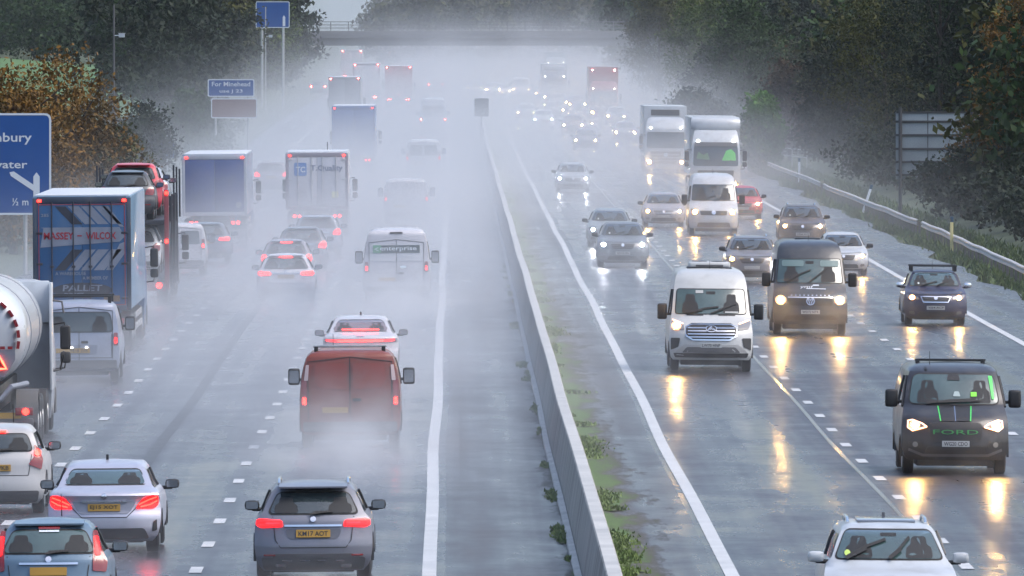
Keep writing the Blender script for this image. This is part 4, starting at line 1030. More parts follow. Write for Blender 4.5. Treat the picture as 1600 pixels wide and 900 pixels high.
def van_rear(v, lamps='', plate=None, windows=True, lit=None, tails_z=(.95, 1.3), brake=False):
    hi = v.kind == 'high'; E = v.E; m = lit or TAIL
    if v.lod: m = BRAKEF
    za, zb = tails_z
    L_ = v.lamp([(.84, za), (.955, za), (.945, zb), (.85, zb)], m, None, name='tail_light', lens=TAIL_OFF, r=.03)
    for o, g in zip(L_, (-1, 1)): v.P('lit_strip', patch(MB(), E, [(g*.86, za+.06), (g*.93, za+.06), (g*.925, za+.2), (g*.865, za+.2)], .03, .02), m, o)
    zt = 2.05 if hi else 1.78
    if windows:
        for g in (-1, 1): v.pan('door_window', [(g*.06, 1.28 if hi else 1.2), (g*.78, 1.28 if hi else 1.2), (g*.74, zt-.05), (g*.06, zt-.05)], GLASS, r=.06)
    if v.lod: return
    v.P('door_seam', strip(MB(), E, [(0, .55), (0, zt+.08)], .016, .01), RUBBER)
    v.P('door_seam', strip(MB(), E, [(-.82, .6), (-.82, zt), (0, zt+.1), (.82, zt), (.82, .6)], .014, .01), RUBBER)
    v.pan('rear_bumper', [(-.92, .36), (.92, .36), (.92, .56), (-.92, .56)], GREYP, off=.03, r=.04)
    v.plate(.80, plate, x=-.3)
    v.P('door_handle', patch(MB(), E, [(.05, .98), (.22, .98), (.22, 1.04), (.05, 1.04)], .035, .02), BLACK)

# ---------------------------------------------------------------- lorries
def truck_wheel(root, x, y, r=.5, wd=.32, dual=False, name='wheel'):
    g = 1 if x > 0 else -1
    t = build(name, MB().lathe([(x-g*wd, r*.7), (x-g*wd*.95, r*.97), (x-g*wd*.5, r), (x-g*.03, r*.97), (x, r*.85), (x-g*.02, r*.6)], (0, y, r), 'x', 22), TYRE, root)
    build('rim', MB().lathe([(x-g*.1, r*.6), (x-g*.03, r*.58), (x-g*.08, .2), (x+g*.0, .16), (x+g*.01, .1)], (0, y, r), 'x', 16), STEEL, t)
    return t
def tractor(root, y0, col, w=2.5, h=3.5, front=True, lod=False, rear_mirror=True):
    """cab whose back stands at local y0, facing +y; returns the front skin"""
    L = 2.2; rf = Rel([(z*h/3.5, d, W_*w/2.5, k) for z, d, W_, k in F_CAB], 0, True); rf.h = y0+L
    rb = Rel([(z*h/3.5, d, W_*w/2.5, k) for z, d, W_, k in R_CAB], 0, False); rb.h = -y0
    cab = build('cab', shell(MB(), rf, rb, .02, .0), col, root, 40)
    build('chassis', MB().box(-.5, .5, y0-3.4, y0+1.4, .55, .95, .03), BLACK, root)
    for g in (-1, 1):
        truck_wheel(root, g*1.22, y0+.9); truck_wheel(root, g*1.22, y0-2.0, wd=.55)
        zm = 2.15*h/3.5+.05; ym = y0+L-.35
        m = build('wing_mirror', MB().box(g*1.46-.11, g*1.46+.11, ym-.09, ym+.09, zm-.33, zm+.18, .05).box(g*1.46-.11, g*1.46+.11, ym-.09, ym+.09, zm-.62, zm-.38, .05), BLACK, root, 60)
        build('mirror_arm', MB().tube([(g*1.2, ym, zm+.2), (g*1.44, ym, zm+.24), (g*1.48, ym, zm+.05)], .022, 6).tube([(g*1.2, ym, zm-.75), (g*1.44, ym, zm-.72), (g*1.48, ym, zm-.5)], .022, 6), BLACK, m)
        build('side_step', MB().box(g*1.2-.06, g*1.2+.06, y0+1.45, y0+2.0, .35, .9, .03), GREYP, root)
    return cab, rf, rb
def lorry_rear(name, label, xpx, spx, H, col, frame, barm=None, group='lorries seen from behind', W=2.55, L=13.6, cab=None, rear_face=None, side=None, tail=None, X=None, doors=True, zfloor=1.15, bars=4, roof=None):
    x, Y = spot(xpx, spx)
    if X is not None: x = X
    root = thing(name, label, 'lorry', (x, Y, gz(Y+6)), 0, group); tail = tail or TAIL; far = spx < 24
    h = W/2
    build('trailer_box', MB().box(-h, h, .03, L, zfloor, H, .05), side or col, root, 30)
    fr = MB().box(-h-.005, -h+.11, -.02, .08, zfloor-.02, H-.05, .02).box(h-.11, h+.005, -.02, .08, zfloor-.02, H-.05, .02).box(-h+.11, h-.11, -.018, .08, H-.2, H-.02, .02).box(-h+.11, h-.11, -.018, .08, zfloor-.02, zfloor+.12, .02)
    build('rear_frame', fr, frame, root)
    build('roof', MB().box(-h+.04, h-.04, .06, L-.05, H-.02, H+.03, .02), roof or pm('trailer_roof', lin(185, 190, 196), .4, var=.15), root)
    fl = Flat(.02, h)
    D = []
    for g in (-1, 1):
        d = build('rear_door', MB().box(min(g*.008, g*(h-.115)), max(g*.008, g*(h-.115)), -.012, .03, zfloor+.125, H-.205, .008), col, root); D.append(d)
        if doors and not far:
            for xx in ((.22, .78) if bars == 4 else (.5,)):
                build('locking_bar', MB().tube([(g*xx, -.035, zfloor+.05), (g*xx, -.035, H-.15)], .018, 6).box(g*xx-.05, g*xx+.05, -.06, -.01, zfloor+1.1, zfloor+1.16, .01), barm or STEEL, d)
            for zz in (.3, 1.2, 2.0, 2.7):
                if zfloor+zz < H-.3: build('hinge', MB().box(g*(h-.16)-.09, g*(h-.16)+.09, -.03, -.005, zfloor+zz-.03, zfloor+zz+.03, .008), barm or STEEL, d)
        build('marker_lamp', MB().box(g*(h-.17)-.05, g*(h-.17)+.05, -.05, -.012, H-.16, H-.09, .015), BRAKE if not far else BRAKEF, root)
        build('tail_light', MB().box(g*.85-.24, g*.85+.24, -.08, .02, .78, .93, .02), TAIL_OFF, root)
        build('lit_lamp', MB().lathe([(-.1, .07), (-.078, .07)], (g*.92, 0, .855), 'y', 12).lathe([(-.1, .06), (-.078, .06)], (g*.72, 0, .855), 'y', 12), BRAKE if not far else BRAKEF, root)
        build('mudflap', MB().box(g*.95-.3, g*.95+.3, 1.1, 1.13, .18, .75, .005), RUBBER, root)
        for yy in (1.9, 3.2, 4.5): truck_wheel(root, g*1.24, yy, .5, .38)
        build('side_guard', MB().box(g*1.22-.02, g*1.22+.02, 5.3, L-2.5, .5, .66, .01).box(g*1.22-.02, g*1.22+.02, 5.3, L-2.5, .8, .95, .01), STEEL, root)
    build('rear_bumper', MB().box(-1.2, 1.2, .0, .12, .42, .58, .02).box(-.55, -.45, .02, .12, .5, zfloor, .01).box(.45, .55, .02, .12, .5, zfloor, .01), GREYP, root)
    build('trailer_chassis', MB().box(-.55, .55, .3, L-1, .75, zfloor-.002, .02), BLACK, root)
    build('number_plate', MB().box(-.26, .26, -.012, -.002, .64, .75, .003), YPLATE, root)
    tractor(root, L+.55, cab or col, h=min(3.6, H-.2), front=False)
    return root, fl, D
def lorry_front(name, label, xpx, spx, col, H=3.5, box=None, boxH=4.0, group='lorries coming towards the camera', fairing=True, lamps=None, low_dark=False, L=13.6, X=None, box_col=None, topw=1.14):
    x, Y = spot(xpx, spx); lamps = lamps or HEADW
    if X is not None: x = X
    root = thing(name, label, 'lorry', (x, Y, gz(Y)), math.pi, group)
    cab, rf, rb = tractor(root, -2.2, col, h=H)
    q = H/3.5
    P = lambda nm, pts, m, par=None, off=.015, r=.04: build(nm, patch(MB(), rf, pts, off, r, nominal=False, step=.2), m, par or root)
    ws = P('windscreen', [(-1.14, 1.62*q), (1.14, 1.62*q), (1.10, 2.62*q), (-1.10, 2.62*q)], GLASS, r=.12)
    for a, b in ((-.6, .1), (.15, .8)):
        build('wiper', strip(MB(), rf, [(a, 1.66*q), (b, 1.92*q)], .03, .04, nominal=False), RUBBER, ws)
    P('sun_visor', [(-1.1, 2.60*q), (1.1, 2.60*q), (1.06, 2.80*q), (-1.06, 2.80*q)], GREYP if low_dark else col, off=.09)
    for g in (-1, 1):
        o = P('headlight', [(g*.70, .60), (g*1.14, .60), (g*1.19, .84), (g*.80, .80)], LENS)
        build('reflector', patch(MB(), rf, disc_pts(g*.95, .71, .15), .03, 0, nominal=False), GLOW[lamps.name], o); build('bulb', patch(MB(), rf, disc_pts(g*.95, .71, .055), .04, 0, nominal=False), lamps, o)  # the glowing reflector disc paints a halo round the bulb
        build('marker_lamp', patch(MB(), rf, disc_pts(g*.9, 2.86*q, .055), .05, 0, nominal=False), MARKW, root)
    gr = P('grille', [(-.82, .62), (.82, .62), (.92, 1.40*q), (-.92, 1.40*q)], BLACK if low_dark else GREYP)
    for zz in (.8, .98, 1.16): build('grille_bar', strip(MB(), rf, [(-.8, zz), (.8, zz)], .045, .03, nominal=False), col if not low_dark else GREYP, gr)
    P('badge', disc_pts(0, 1.2*q, .13), CHROME, off=.05, r=0)
    P('bumper', [(-1.16, .36), (1.16, .36), (1.18, .54), (-1.18, .54)], col if not low_dark else BLACK, off=.03)
    build('number_plate', patch(MB(), rf, [(-.26, .42), (.26, .42), (.26, .53), (-.26, .53)], .05, .01, nominal=False), WPLATE, root)
    if fairing:
        # the deflector over the roof: a bulging hood with a low middle
        fw = rf.W(H*.985)+.24; vs = []; n = 10
        prof = [(-.95, 3.42), (-.9, 3.5), (-.95, 3.72), (-1.05, 3.9), (-1.25, 3.98), (-2.1, 4.0)]
        for d, z in prof:
            for i in range(n+1):
                u = 2*i/n-1; zz = z*boxH/4.0
                if z < 3.6: zz -= .13*(1-u*u)
                vs.append((u*fw*(1 if z < 3.95 else .96), d-.25*abs(u)**3, min(zz, boxH)))
        fs = [(a*(n+1)+i, a*(n+1)+i+1, (a+1)*(n+1)+i+1, (a+1)*(n+1)+i) for a in range(len(prof)-1) for i in range(n)]
        fs.append(tuple(range(n+1))); base = len(vs)
        vs += [(-fw, -2.1, 3.3), (fw, -2.1, 3.3)]; m5 = (len(prof)-1)*(n+1)
        fs += [tuple([a*(n+1) for a in range(len(prof))])+(base,), tuple([a*(n+1)+n for a in range(len(prof))])+(base+1,)]
        build('roof_deflector', MB().add(vs, fs), col, root, 50)
    bc = box_col or col
    build('trailer_box', MB().box(-1.27, 1.27, -2.9-L, -2.9, 1.15, boxH, .05), bc, root, 30)
    build('trailer_chassis', MB().box(-.55, .55, -2.5-L, -2.6, .7, 1.148), BLACK, root)
    for g in (-1, 1):
        for yy in (-L-.2, -L+1.1, -L+2.4): truck_wheel(root, g*1.24, yy, .5, .38)
        build('side_guard', MB().box(g*1.22-.02, g*1.22+.02, -L+3.2, -6.2, .5, .95, .01), STEEL, root)
        build('door_window', MB().box(g*1.2-.02, g*1.2+.03, -1.6, -.75, 1.75*q, 2.5*q, .01), GLASS, root)
    return root, rf
# ================================================================ traffic coming towards the camera (right carriageway)
NEAR = 'vehicles coming towards the camera'
AWAY = 'vehicles driving away from the camera'
FARC = 'distant oncoming vehicles in the spray'
FARA = 'distant vehicles driving away in the spray'
W_ = (174, 179, 184)
# white estate car at the bottom edge
v = Veh('car', 'white car with a dark glass roof cut off by the bottom edge of the view', 'car', NEAR, 'suv', 1393, 115, True, paint('white_a', (172, 178, 184)), 4.5, 1.84, 1.63)
v.car_front('warm', 'open', glass=GLASSG, wipers=0); v.sides(); v.rails(CHROME); v.mirrors(paint('white_a', W_)); v.fin()
ws = [o for o in v.root.children if o.name.startswith('windscreen')][0]
for pts in ([(-.56, 1.20), (-.30, 1.33), (-.04, 1.42)], [(.02, 1.19), (.16, 1.32), (.28, 1.45)]):
    mb = MB(); strip(mb, v.E, pts, .035, .06); strip(mb, v.E, [(pts[0][0]-.02, 1.18), (pts[1][0], pts[1][1]-.02)], .05, .075); v.P('wiper', mb, RUBBER, ws)
v.P('emission_sticker', patch(MB(), v.E, disc_pts(-.56, 1.24, .04), .05, 0), pm('sticker_green', lin(190, 215, 110), .5), ws)
v.P('glass_roof', MB().box(-.40, .40, -1.2, .0, v.H+.0, v.H+.034, .015), pm('roof_glass', lin(120, 128, 140), .15, coat=.6))
# black van with green lettering
v = Veh('van', 'black van with green trim and lettering and a rectangular glowing headlight outline', 'van', NEAR, 'van', 1493, 82.5, True, paint('black_van', (34, 34, 39), .2), 5.0, 2.03, 2.06)
GRN = pm('lime_green', (.06, .55, .10), .4); DGR = pm('dull_lime', (.03, .22, .05), .45)
w_ = v.screen(1.30, 1.82, .905, .90, GLASSG, r=.12, wipers=0)
v.P('wiper', strip(strip(MB(), v.E, [(-.52, 1.31), (-.1, 1.36), (.40, 1.385)], .035, .05), v.E, [(-.3, 1.33), (.48, 1.36)], .03, .06), RUBBER, w_)
v.P('windscreen_banner', patch(MB(), v.E, [(.70, 1.38), (.745, 1.38), (.72, 1.80), (.645, 1.80)], .034, .02), GRN, w_)
v.P('windscreen_note', patch(MB(), v.E, [(.31, 1.43), (.42, 1.43), (.42, 1.51), (.31, 1.51)], .034, .01), pm('green_note', lin(120, 220, 60), .5), w_)
v.P('windscreen_note', patch(MB(), v.E, [(-.02, 1.43), (.12, 1.43), (.09, 1.52), (.01, 1.52)], .034, .02), pm('grey_note', lin(150, 165, 165), .5), w_)
v.P('camera_pod', patch(MB(), v.E, [(-.12, 1.72), (.12, 1.72), (.10, 1.82), (-.10, 1.82)], .034, .03), BLACK, w_)
for g in (-1, 1):
    v.P('bonnet_stripe', patch(MB(), v.E, [(g*.03, 1.0), (g*.26, 1.0), (g*.28, 1.26), (g*.02, 1.26)], .012, .01), BLACK)
    v.P('bonnet_pinstripe', strip(MB(), v.E, [(g*.275, 1.0), (g*.305, 1.26)], .022, .014), GRN)
v.P('bonnet_pinstripe', strip(MB(), v.E, [(0, 1.0), (0, 1.26)], .02, .014), pm('blue_grey_stripe', lin(90, 105, 130), .4))
g_ = v.pan('grille', [(-.46, .62), (.46, .62), (.50, .92), (.44, .97), (-.44, .97), (-.50, .92)], BLACK, r=.08)
v.P('grille_lettering', text_mb(MB(False), v.E, 'FORD', 0, .80*v.zs, .86, .085, .03, bold=.0), DGR, g_, 0)
LA = [(.50, .89), (.80, .80), (.90, .87), (.89, 1.01), (.80, 1.03), (.60, .96)]
for g in (-1, 1):
    o = v.pan('headlight', [(g*x, z) for x, z in LA], LENS, off=.016, r=.02)
    e = LA+[LA[0]]; v.P('light_strip', strip(MB(), v.E, [(g*(.71+(x-.71)*.86), .91+(z-.91)*.86) for x, z in e], .024, .03), DRL, o)
    v.bulb(o, g*.75, .915, .065, .034, HEADW)
v.two('fog_light', [(.60, .50), (.86, .52), (.86, .62), (.62, .62)], BLACK, r=.04)
for g in (-1, 1): v.P('fog_lens', patch(MB(), v.E, [(g*x, z) for x, z in disc_pts(.74, .565, .05)], .03, 0), LENS)
v.pan('lower_grille', [(-.58, .38), (.58, .38), (.52, .54), (-.52, .54)], BLACK, r=.05)
v.P('bumper_blade', strip(MB(), v.E, [(-.86, .47), (-.6, .37), (.6, .37), (.86, .47)], .05, .02), GREYP)
v.plate(.585, 'WG20 CDO'); v.sides(); v.mirrors(); v.bars((1.0-1.35,), h=.05, w=.68); v.aerial(.35, .42, .24, .05); v.pan('roof_pod', disc_pts(-.5, 1.93, .03), BLACK, off=.04, r=0)
# white high-roofed refrigerated van
v = Veh('van', 'white high roofed van with a white cooling unit on its roof', 'van', NEAR, 'high', 1111, 63.3, True, paint('white_b', (176, 178, 178)), 5.9, 2.06, 2.50)
w_ = v.screen(1.43, 2.02, .90, .91, GLASSG, r=.07, wipers=0)
v.P('wiper', strip(strip(MB(), v.E, [(-.46, 1.47), (-.15, 1.56), (.18, 1.60)], .035, .05), v.E, [(-.6, 1.45), (-.2, 1.52)], .03, .06), RUBBER, w_)
v.P('wiper', strip(strip(MB(), v.E, [(.18, 1.52), (.60, 1.68)], .035, .05), v.E, [(.0, 1.44), (.3, 1.55)], .03, .06), RUBBER, w_)
v.P('windscreen_note', patch(MB(), v.E, [(-.36, 1.93), (-.18, 1.93), (-.18, 2.0), (-.36, 2.0)], .034, .01), WPLATE, w_); v.P('dash_paper', patch(MB(), v.E, [(.34, 1.455), (.66, 1.455), (.66, 1.485), (.34, 1.485)], .034, .01), WPLATE, w_)
for g in (-1, 1): v.P('bonnet_vent', strip(MB(), v.E, [(g*.18, 1.395), (g*.58, 1.395)], .025, .014), BLACK)
g_ = v.pan('grille', [(-.60, .90), (-.44, .80), (.44, .80), (.60, .90), (.60, 1.12), (.46, 1.19), (-.46, 1.19), (-.60, 1.12)], BLACK, r=.05, off=.014)
e = [(-.60, .90), (-.44, .80), (.44, .80), (.60, .90), (.60, 1.12), (.46, 1.19), (-.46, 1.19), (-.60, 1.12), (-.60, .90)]
v.P('grille_surround', strip(MB(), v.E, e, .035, .03), CHROME, g_)
mb = MB()
for z in (.87, .945, 1.02, 1.095): strip(mb, v.E, [(-.56, z), (.56, z)], .028, .03)
v.P('grille_bar', mb, CHROME, g_)
b_ = v.pan('badge', disc_pts(0, 1.08, .125, .08), BLACK, off=.045, r=0); v.P('badge_ring', strip(MB(), v.E, disc_pts(0, 1.08, .125, .08)+[(.125, 1.08)], .018, .055), CHROME, b_)
v.P('badge_emblem', strip(strip(MB(), v.E, [(-.08, 1.045), (0, 1.125), (.08, 1.045)], .03, .055), v.E, [(-.03, 1.05), (0, 1.085), (.03, 1.05)], .02, .055), CHROME, b_)
for g in (-1, 1):
    o = v.pan('headlight', [(g*x, z) for x, z in ((.64, 1.04), (.90, 1.07), (.95, 1.2), (.93, 1.29), (.66, 1.18))], LENS, off=.016, r=.02)
    v.P('light_strip', strip(MB(), v.E, [(g*.67, 1.19), (g*.92, 1.28)], .025, .032), DRL, o)
    if g < 0: v.bulb(o, -.83, 1.14, .08, .034, HEADW)
    v.pan('bumper_vent', [(g*.78, .62), (g*.96, .54), (g*.96, .84), (g*.74, .84)], BLACK, r=.03)
v.P('bumper_skid', patch(MB(), v.E, [(-.88, .47), (.88, .47), (.66, .68), (-.66, .68)], .014, .05), pm('silver_bumper', lin(165, 165, 165), .4, .3))
v.pan('lower_grille', [(-.70, .48), (.70, .48), (.58, .62), (-.58, .62)], GREYP, r=.04, off=.02); v.pan('bumper_base', [(-.86, .36), (.86, .36), (.90, .47), (-.90, .47)], BLACK, r=.03)
v.plate(.665, 'LW70 HNP'); v.sides(); v.mirrors(big=True); v.aerial(.45, 0, .22, .02)
u = v.P('cooling_unit', MB().box(-.52, .52, -1.0, .15, v.H-.0, v.H+.17, .08), paint('white_b', W_), sm=60)
v.P('unit_base', MB().box(-.56, .56, -1.0, .18, v.H-.03, v.H+.035, .02), BLACK, u)
for g in (-1, 1): v.P('fan_vent', MB().lathe([(v.H+.16, .2), (v.H+.185, .19)], (g*.24, -.35, 0), 'z', 16), BLACK, u)
v.P('unit_grille', MB().box(-.34, .34, .14, .17, v.H+.05, v.H+.10, .01), GREYP, u)
# dark grey high-roofed van
v = Veh('van', 'dark grey high roofed van with small white lettering on its bonnet', 'van', NEAR, 'high', 1266, 56.6, True, paint('dark_van', (50, 54, 60), .1), 6.0, 2.06, 2.58)
w_ = v.screen(1.40, 2.02, .93, .93, GLASSG, r=.05, wipers=0)
for pts in ([(-.62, 1.42), (-.28, 1.62), (.02, 1.74)], [(-.02, 1.42), (.28, 1.64), (.50, 1.82)]): v.P('wiper', strip(MB(), v.E, pts, .035, .05), RUBBER, w_)
for a, b_ in ((-.74, -.16), (.28, .78)): v.P('sun_visor', patch(MB(), v.E, [(a, 1.83), (b_, 1.83), (b_, 1.99), (a, 1.99)], .03, .05), pm('visor', lin(96, 118, 118), .5), w_)
v.P('bonnet_lettering', text_mb(MB(False), v.E, 'ymf', -.1, 1.285*v.zs, .36, .085, .03, slant=.2), WHITE, None, 0)
v.P('bonnet_lettering', strip(strip(MB(), v.E, [(-.1, 1.25), (.42, 1.24)], .02, .02), v.E, [(.08, 1.335), (.24, 1.335)], .03, .02), WHITE)
v.P('chrome_strip', strip(MB(), v.E, [(-.60, 1.02), (.60, 1.02)], .03, .02), CHROME)
mb = MB()
for i in range(10): patch(mb, v.E, disc_pts(-.5+i*.111, 1.075, .022, .016, 8), .02, 0)
v.P('bonnet_droplets', mb, CHROME)
v.pan('grille', [(-.58, .80), (.58, .80), (.60, 1.0), (-.60, 1.0)], BLACK, r=.03)
b_ = v.pan('badge', disc_pts(0, .92, .105), BLACK, off=.035, r=0); v.P('badge_emblem', strip(strip(strip(MB(), v.E, disc_pts(0, .92, .1)+[(.1, .92)], .02, .045), v.E, [(-.06, .985), (-.02, .85), (0, .91), (.02, .85), (.06, .985)], .018, .045), v.E, [(-.03, .99), (0, .93), (.03, .99)], .018, .045), CHROME, b_)
for g in (-1, 1):
    o = v.pan('headlight', [(g*x, z) for x, z in ((.62, .86), (.92, .86), (.95, 1.03), (.64, 1.03))], LENS, off=.016, r=.03)
    v.bulb(o, g*.79, .945, .095, .034, HEADW)
v.pan('lower_grille', [(-.72, .42), (.72, .42), (.64, .54), (-.64, .54)], BLACK, r=.03); v.plate(.63, 'WD72 NTR'); v.sides(); v.mirrors(big=True); v.aerial(.5, 0, .2, .02)
v.P('roof_hatch', MB().box(-.35, .35, -1.2, -.3, v.H, v.H+.05, .02), BLACK)
# dark blue crossover with roof bars
v = Veh('car', 'dark navy crossover with roof bars and silver mirrors in the nearside lane', 'car', NEAR, 'suv', 1462, 54.8, True, paint('navy', (36, 38, 66), .25), 4.2, 1.78, 1.56)
v.car_front('warm', 'open', plate='YJ64 ACP', glass=GLASSG); v.sides(); v.mirrors(CHROME)
v.P('grille_surround', strip(MB(), v.E, [(-.36, .70), (.36, .70), (.43, .86), (-.43, .86), (-.36, .70)], .03, .03), CHROME)
v.bars((.15, -.85), h=.11, w=.68); v.aerial(-.5, 0, .3, .2)
# the others, near to far
quick_car('grey car half hidden behind the dark grey van, wipers crossing', 1175, 46.5, True, (104, 106, 112), 'suv', 1.8, 1.52, group=NEAR, lamps='warm', rails=True, grille='open')
v = quick_car('white hatchback in the nearside lane half hidden by the dark grey van', 1318, 45.3, True, (168, 172, 176), 'hatch', 1.72, 1.46, group=NEAR, lamps='warm', grille='open')
quick_car('dark brownish sport utility car following the white hatchback', 1254, 40.3, True, (72, 68, 70), 'suv', 1.82, 1.66, group=NEAR, lamps='warm', rails=True, plate='WR68 KDT')
quick_car('grey hatchback with round cool headlights leading the outer lane', 973, 43.8, True, (96, 104, 112), 'suv', 1.83, 1.60, group=NEAR, lamps='cool', plate='WN18 EVA', grille='open')
quick_car('pale grey car tucked behind the grey hatchback of the outer lane', 953, 40.3, True, (120, 128, 134), 'hatch', 1.74, 1.50, group=NEAR, lamps='cool')
quick_car('pale grey saloon with one orange indicator left of the white van', 1037, 36.4, True, (138, 138, 146), 'hatch', 1.80, 1.46, group=NEAR, lamps='warm', grille='chrome')
v = Veh('van', 'white high roofed van between the grey saloon and the red car', 'van', NEAR, 'high', 1115, 38.0, True, paint('white_c', (174, 177, 181)), 6.0, 2.04, 2.52)
van_front(v, 'warm'); v.sides(); v.mirrors(big=True); v.aerial(.5, 0, .2, .02)
quick_car('red car partly hidden behind the white high roofed van', 1161, 34.8, True, (168, 40, 52), 'hatch', 1.76, 1.46, group=NEAR, lamps='warm')
quick_car('silver car with dazzling white headlights alone in the outer lane', 895, 29.9, True, (150, 156, 162), 'hatch', 1.82, 1.52, group=NEAR, lamps='cool', grille='open')
# lorries
root, rf = lorry_front('lorry', 'white lorry with a rounded roof hood and two green vests behind its windscreen', 1118, 31.0, paint('white_d', (174, 179, 184)), 3.55, boxH=4.08, lamps=HEADW, low_dark=True)
VEST = pm('hi_vis_green', (.10, .50, .10), .6)
for pts in ([(-.98, 2.0), (-.3, 1.95), (-.42, 2.32), (-.62, 2.18), (-.88, 2.36)], [(.30, 1.92), (1.02, 1.92), (.98, 2.3), (.78, 2.5), (.52, 2.42)]):
    build('hi_vis_vest', patch(MB(), rf, pts, .03, .06, nominal=False), VEST if pts[0][0] > 0 else pm('hi_vis_dim', (.09, .18, .09), .6), root)
build('roof_cap', MB().box(-1.14, 1.14, -3.1, -2.6, 3.95, 4.12, .06), paint('white_d', W_), root, 60)
root, rf = lorry_front('lorry', 'white box lorry with a black band above its cab, second from the right-hand edge of lorries', 1040, 26.4, paint('white_d', W_), 3.35, boxH=4.02, fairing=False, lamps=HEADF)
root['label'] = 'white box lorry with square body rising behind its cab, beside the rounded white lorry'
build('roof_gap', MB().box(-.85, .85, -2.92, -2.88, 3.45, 3.8, .02), BLACK, root)
root, rf = lorry_front('lorry', 'red lorry with a tall red body and four small white lamps', 943, 18.3, paint('red_l', (140, 4, 24)), 3.35, boxH=4.55, fairing=False, lamps=HEADF)
for g in (-1, 1): build('marker_lamp', MB().box(g*.95-.06, g*.95+.06, -2.9, -2.84, 4.25, 4.37, .02), MARKW, root)
root, rf = lorry_front('lorry', 'dark cabbed lorry with a white roof band deep in the spray', 866, 15.9, paint('grey_l', (96, 104, 116)), 3.3, boxH=3.95, lamps=HEADF, fairing=False, box_col=paint('white_d', W_))
build('roof_band', MB().box(-1.05, 1.05, -2.6, -1.2, 3.3, 3.75, .1), paint('white_d', W_), root)
root, rf = lorry_front('lorry', 'pale green white lorry farthest up the road below the bridge', 868, 13.4, paint('pale_l', (150, 165, 168)), 3.4, boxH=4.0, lamps=HEADF, fairing=False)
# cars deep in the spray: x, scale, colour, kind, lamps, label
for px, s_, c, kd, lm, lb in (
 (849, 19.6, (200, 204, 208), 'suv', 'cool', 'white sport utility car with cool headlights in the far outer lane'),
 (822, 18.4, (60, 70, 80), 'hatch', 'far', 'dark car at the left of the far oncoming cluster'),
 (915, 22.4, (84, 84, 92), 'hatch', 'far', 'grey car with yellow headlights leading the far middle lane'),
 (895, 20.4, (120, 92, 92), 'suv', 'far', 'reddish grey car with the brightest yellow headlights of the far cluster'),
 (868, 18.2, (160, 165, 170), 'suv', 'far', 'pale car behind the white sport utility car of the far cluster'),
 (873, 16.9, (56, 60, 70), 'suv', 'far', 'dark car just below the dark cabbed lorry'),
 (963, 18.9, (70, 76, 96), 'hatch', 'far', 'bluish car with white headlights below the red lorry'),
 (977, 21.2, (120, 124, 132), 'hatch', 'far', 'pale car with two yellow headlights right below the red lorry'),
 (902, 17.1, (110, 80, 74), 'hatch', 'far', 'brown car with orange lamps left of the red lorry'),
 (742, 14.5, (120, 126, 134), 'hatch', 'far', 'farthest pair of headlights at the left, above the dark signal'),
 (770, 15.0, (150, 156, 162), 'suv', 'far', 'far pale car with warm headlights right of the dark signal'),
 (786, 15.0, (180, 184, 188), 'hatch', 'far', 'far silvery car between the pale car and the white van'),
 (848, 15.4, (110, 114, 120), 'hatch', 'far', 'far grey car beside the dark cabbed lorry')):
    quick_car(lb, px, s_, True, c, kd, lamps=lm, group=FARC)
quick_car('far white van with yellow headlights in the outer lane', 814, 15.2, True, (196, 200, 204), 'van', 2.0, 2.2, 5.2, name='van', cat='van', group=FARC, lamps='far')

# ================================================================ traffic driving away (left carriageway)
# grey crossover at the bottom
v = Veh('car', 'grey crossover with chrome roof rails at the bottom of the outer lane', 'car', AWAY, 'suv', 490, 103, False, paint('grey_gla', (112, 115, 126), .25), 4.42, 1.80, 1.50, rows=(None, R_HATCH and [(z*1.61/1.49, d, w, k) for z, d, w, k in R_HATCH]))
v.hatch_rear('wide', 'KM17 AOT'); v.sides(); v.rails(CHROME); v.mirrors()
v.two('tail_lamp_lit', [(.50, .955), (.72, .955), (.72, 1.05), (.50, 1.05)], pm('tail_lamp_glow', (.7, .02, .02), .3, em=(1, .02, .03), em_s=2.2), off=.022, r=.02)
v.pan('plate_recess_shade', [(-.38, .74), (.38, .74), (.44, .90), (-.44, .90)], pm('recess', lin(84, 88, 98), .5), off=.008, r=.06)  # flat panel; the recess shade is put into its darker body tone
v.pan('rear_diffuser', [(-.56, .26), (.56, .26), (.64, .50), (-.64, .50)], GREYP, off=.02, r=.06)
mb = MB()
for x in (-.40, -.13, .13, .40): strip(mb, v.E, [(x-.07, .39), (x+.07, .39)], .02, .03)
v.P('bumper_fin', mb, CHROME)
# pale blue hatchback in the corner
v = Veh('car', 'pale blue hatchback with tall tail lights cut off by the bottom left corner', 'car', AWAY, 'hatch', 76, 111, False, paint('ice_blue', (88, 112, 132), .2), 3.95, 1.70, 1.47)
v.hatch_rear('tall', None, glass=GLASSG); v.sides(); v.mirrors()
v.pan('high_brake_light', [(-.16, 1.385), (.16, 1.385), (.16, 1.42), (-.16, 1.42)], TAIL_OFF, off=.05, r=.01)
v.pan('rear_sticker', [(-.15, 1.345), (.15, 1.345), (.15, 1.37), (-.15, 1.37)], WHITE, off=.04, r=.005); v.aerial(.9, .1, .3, .2)
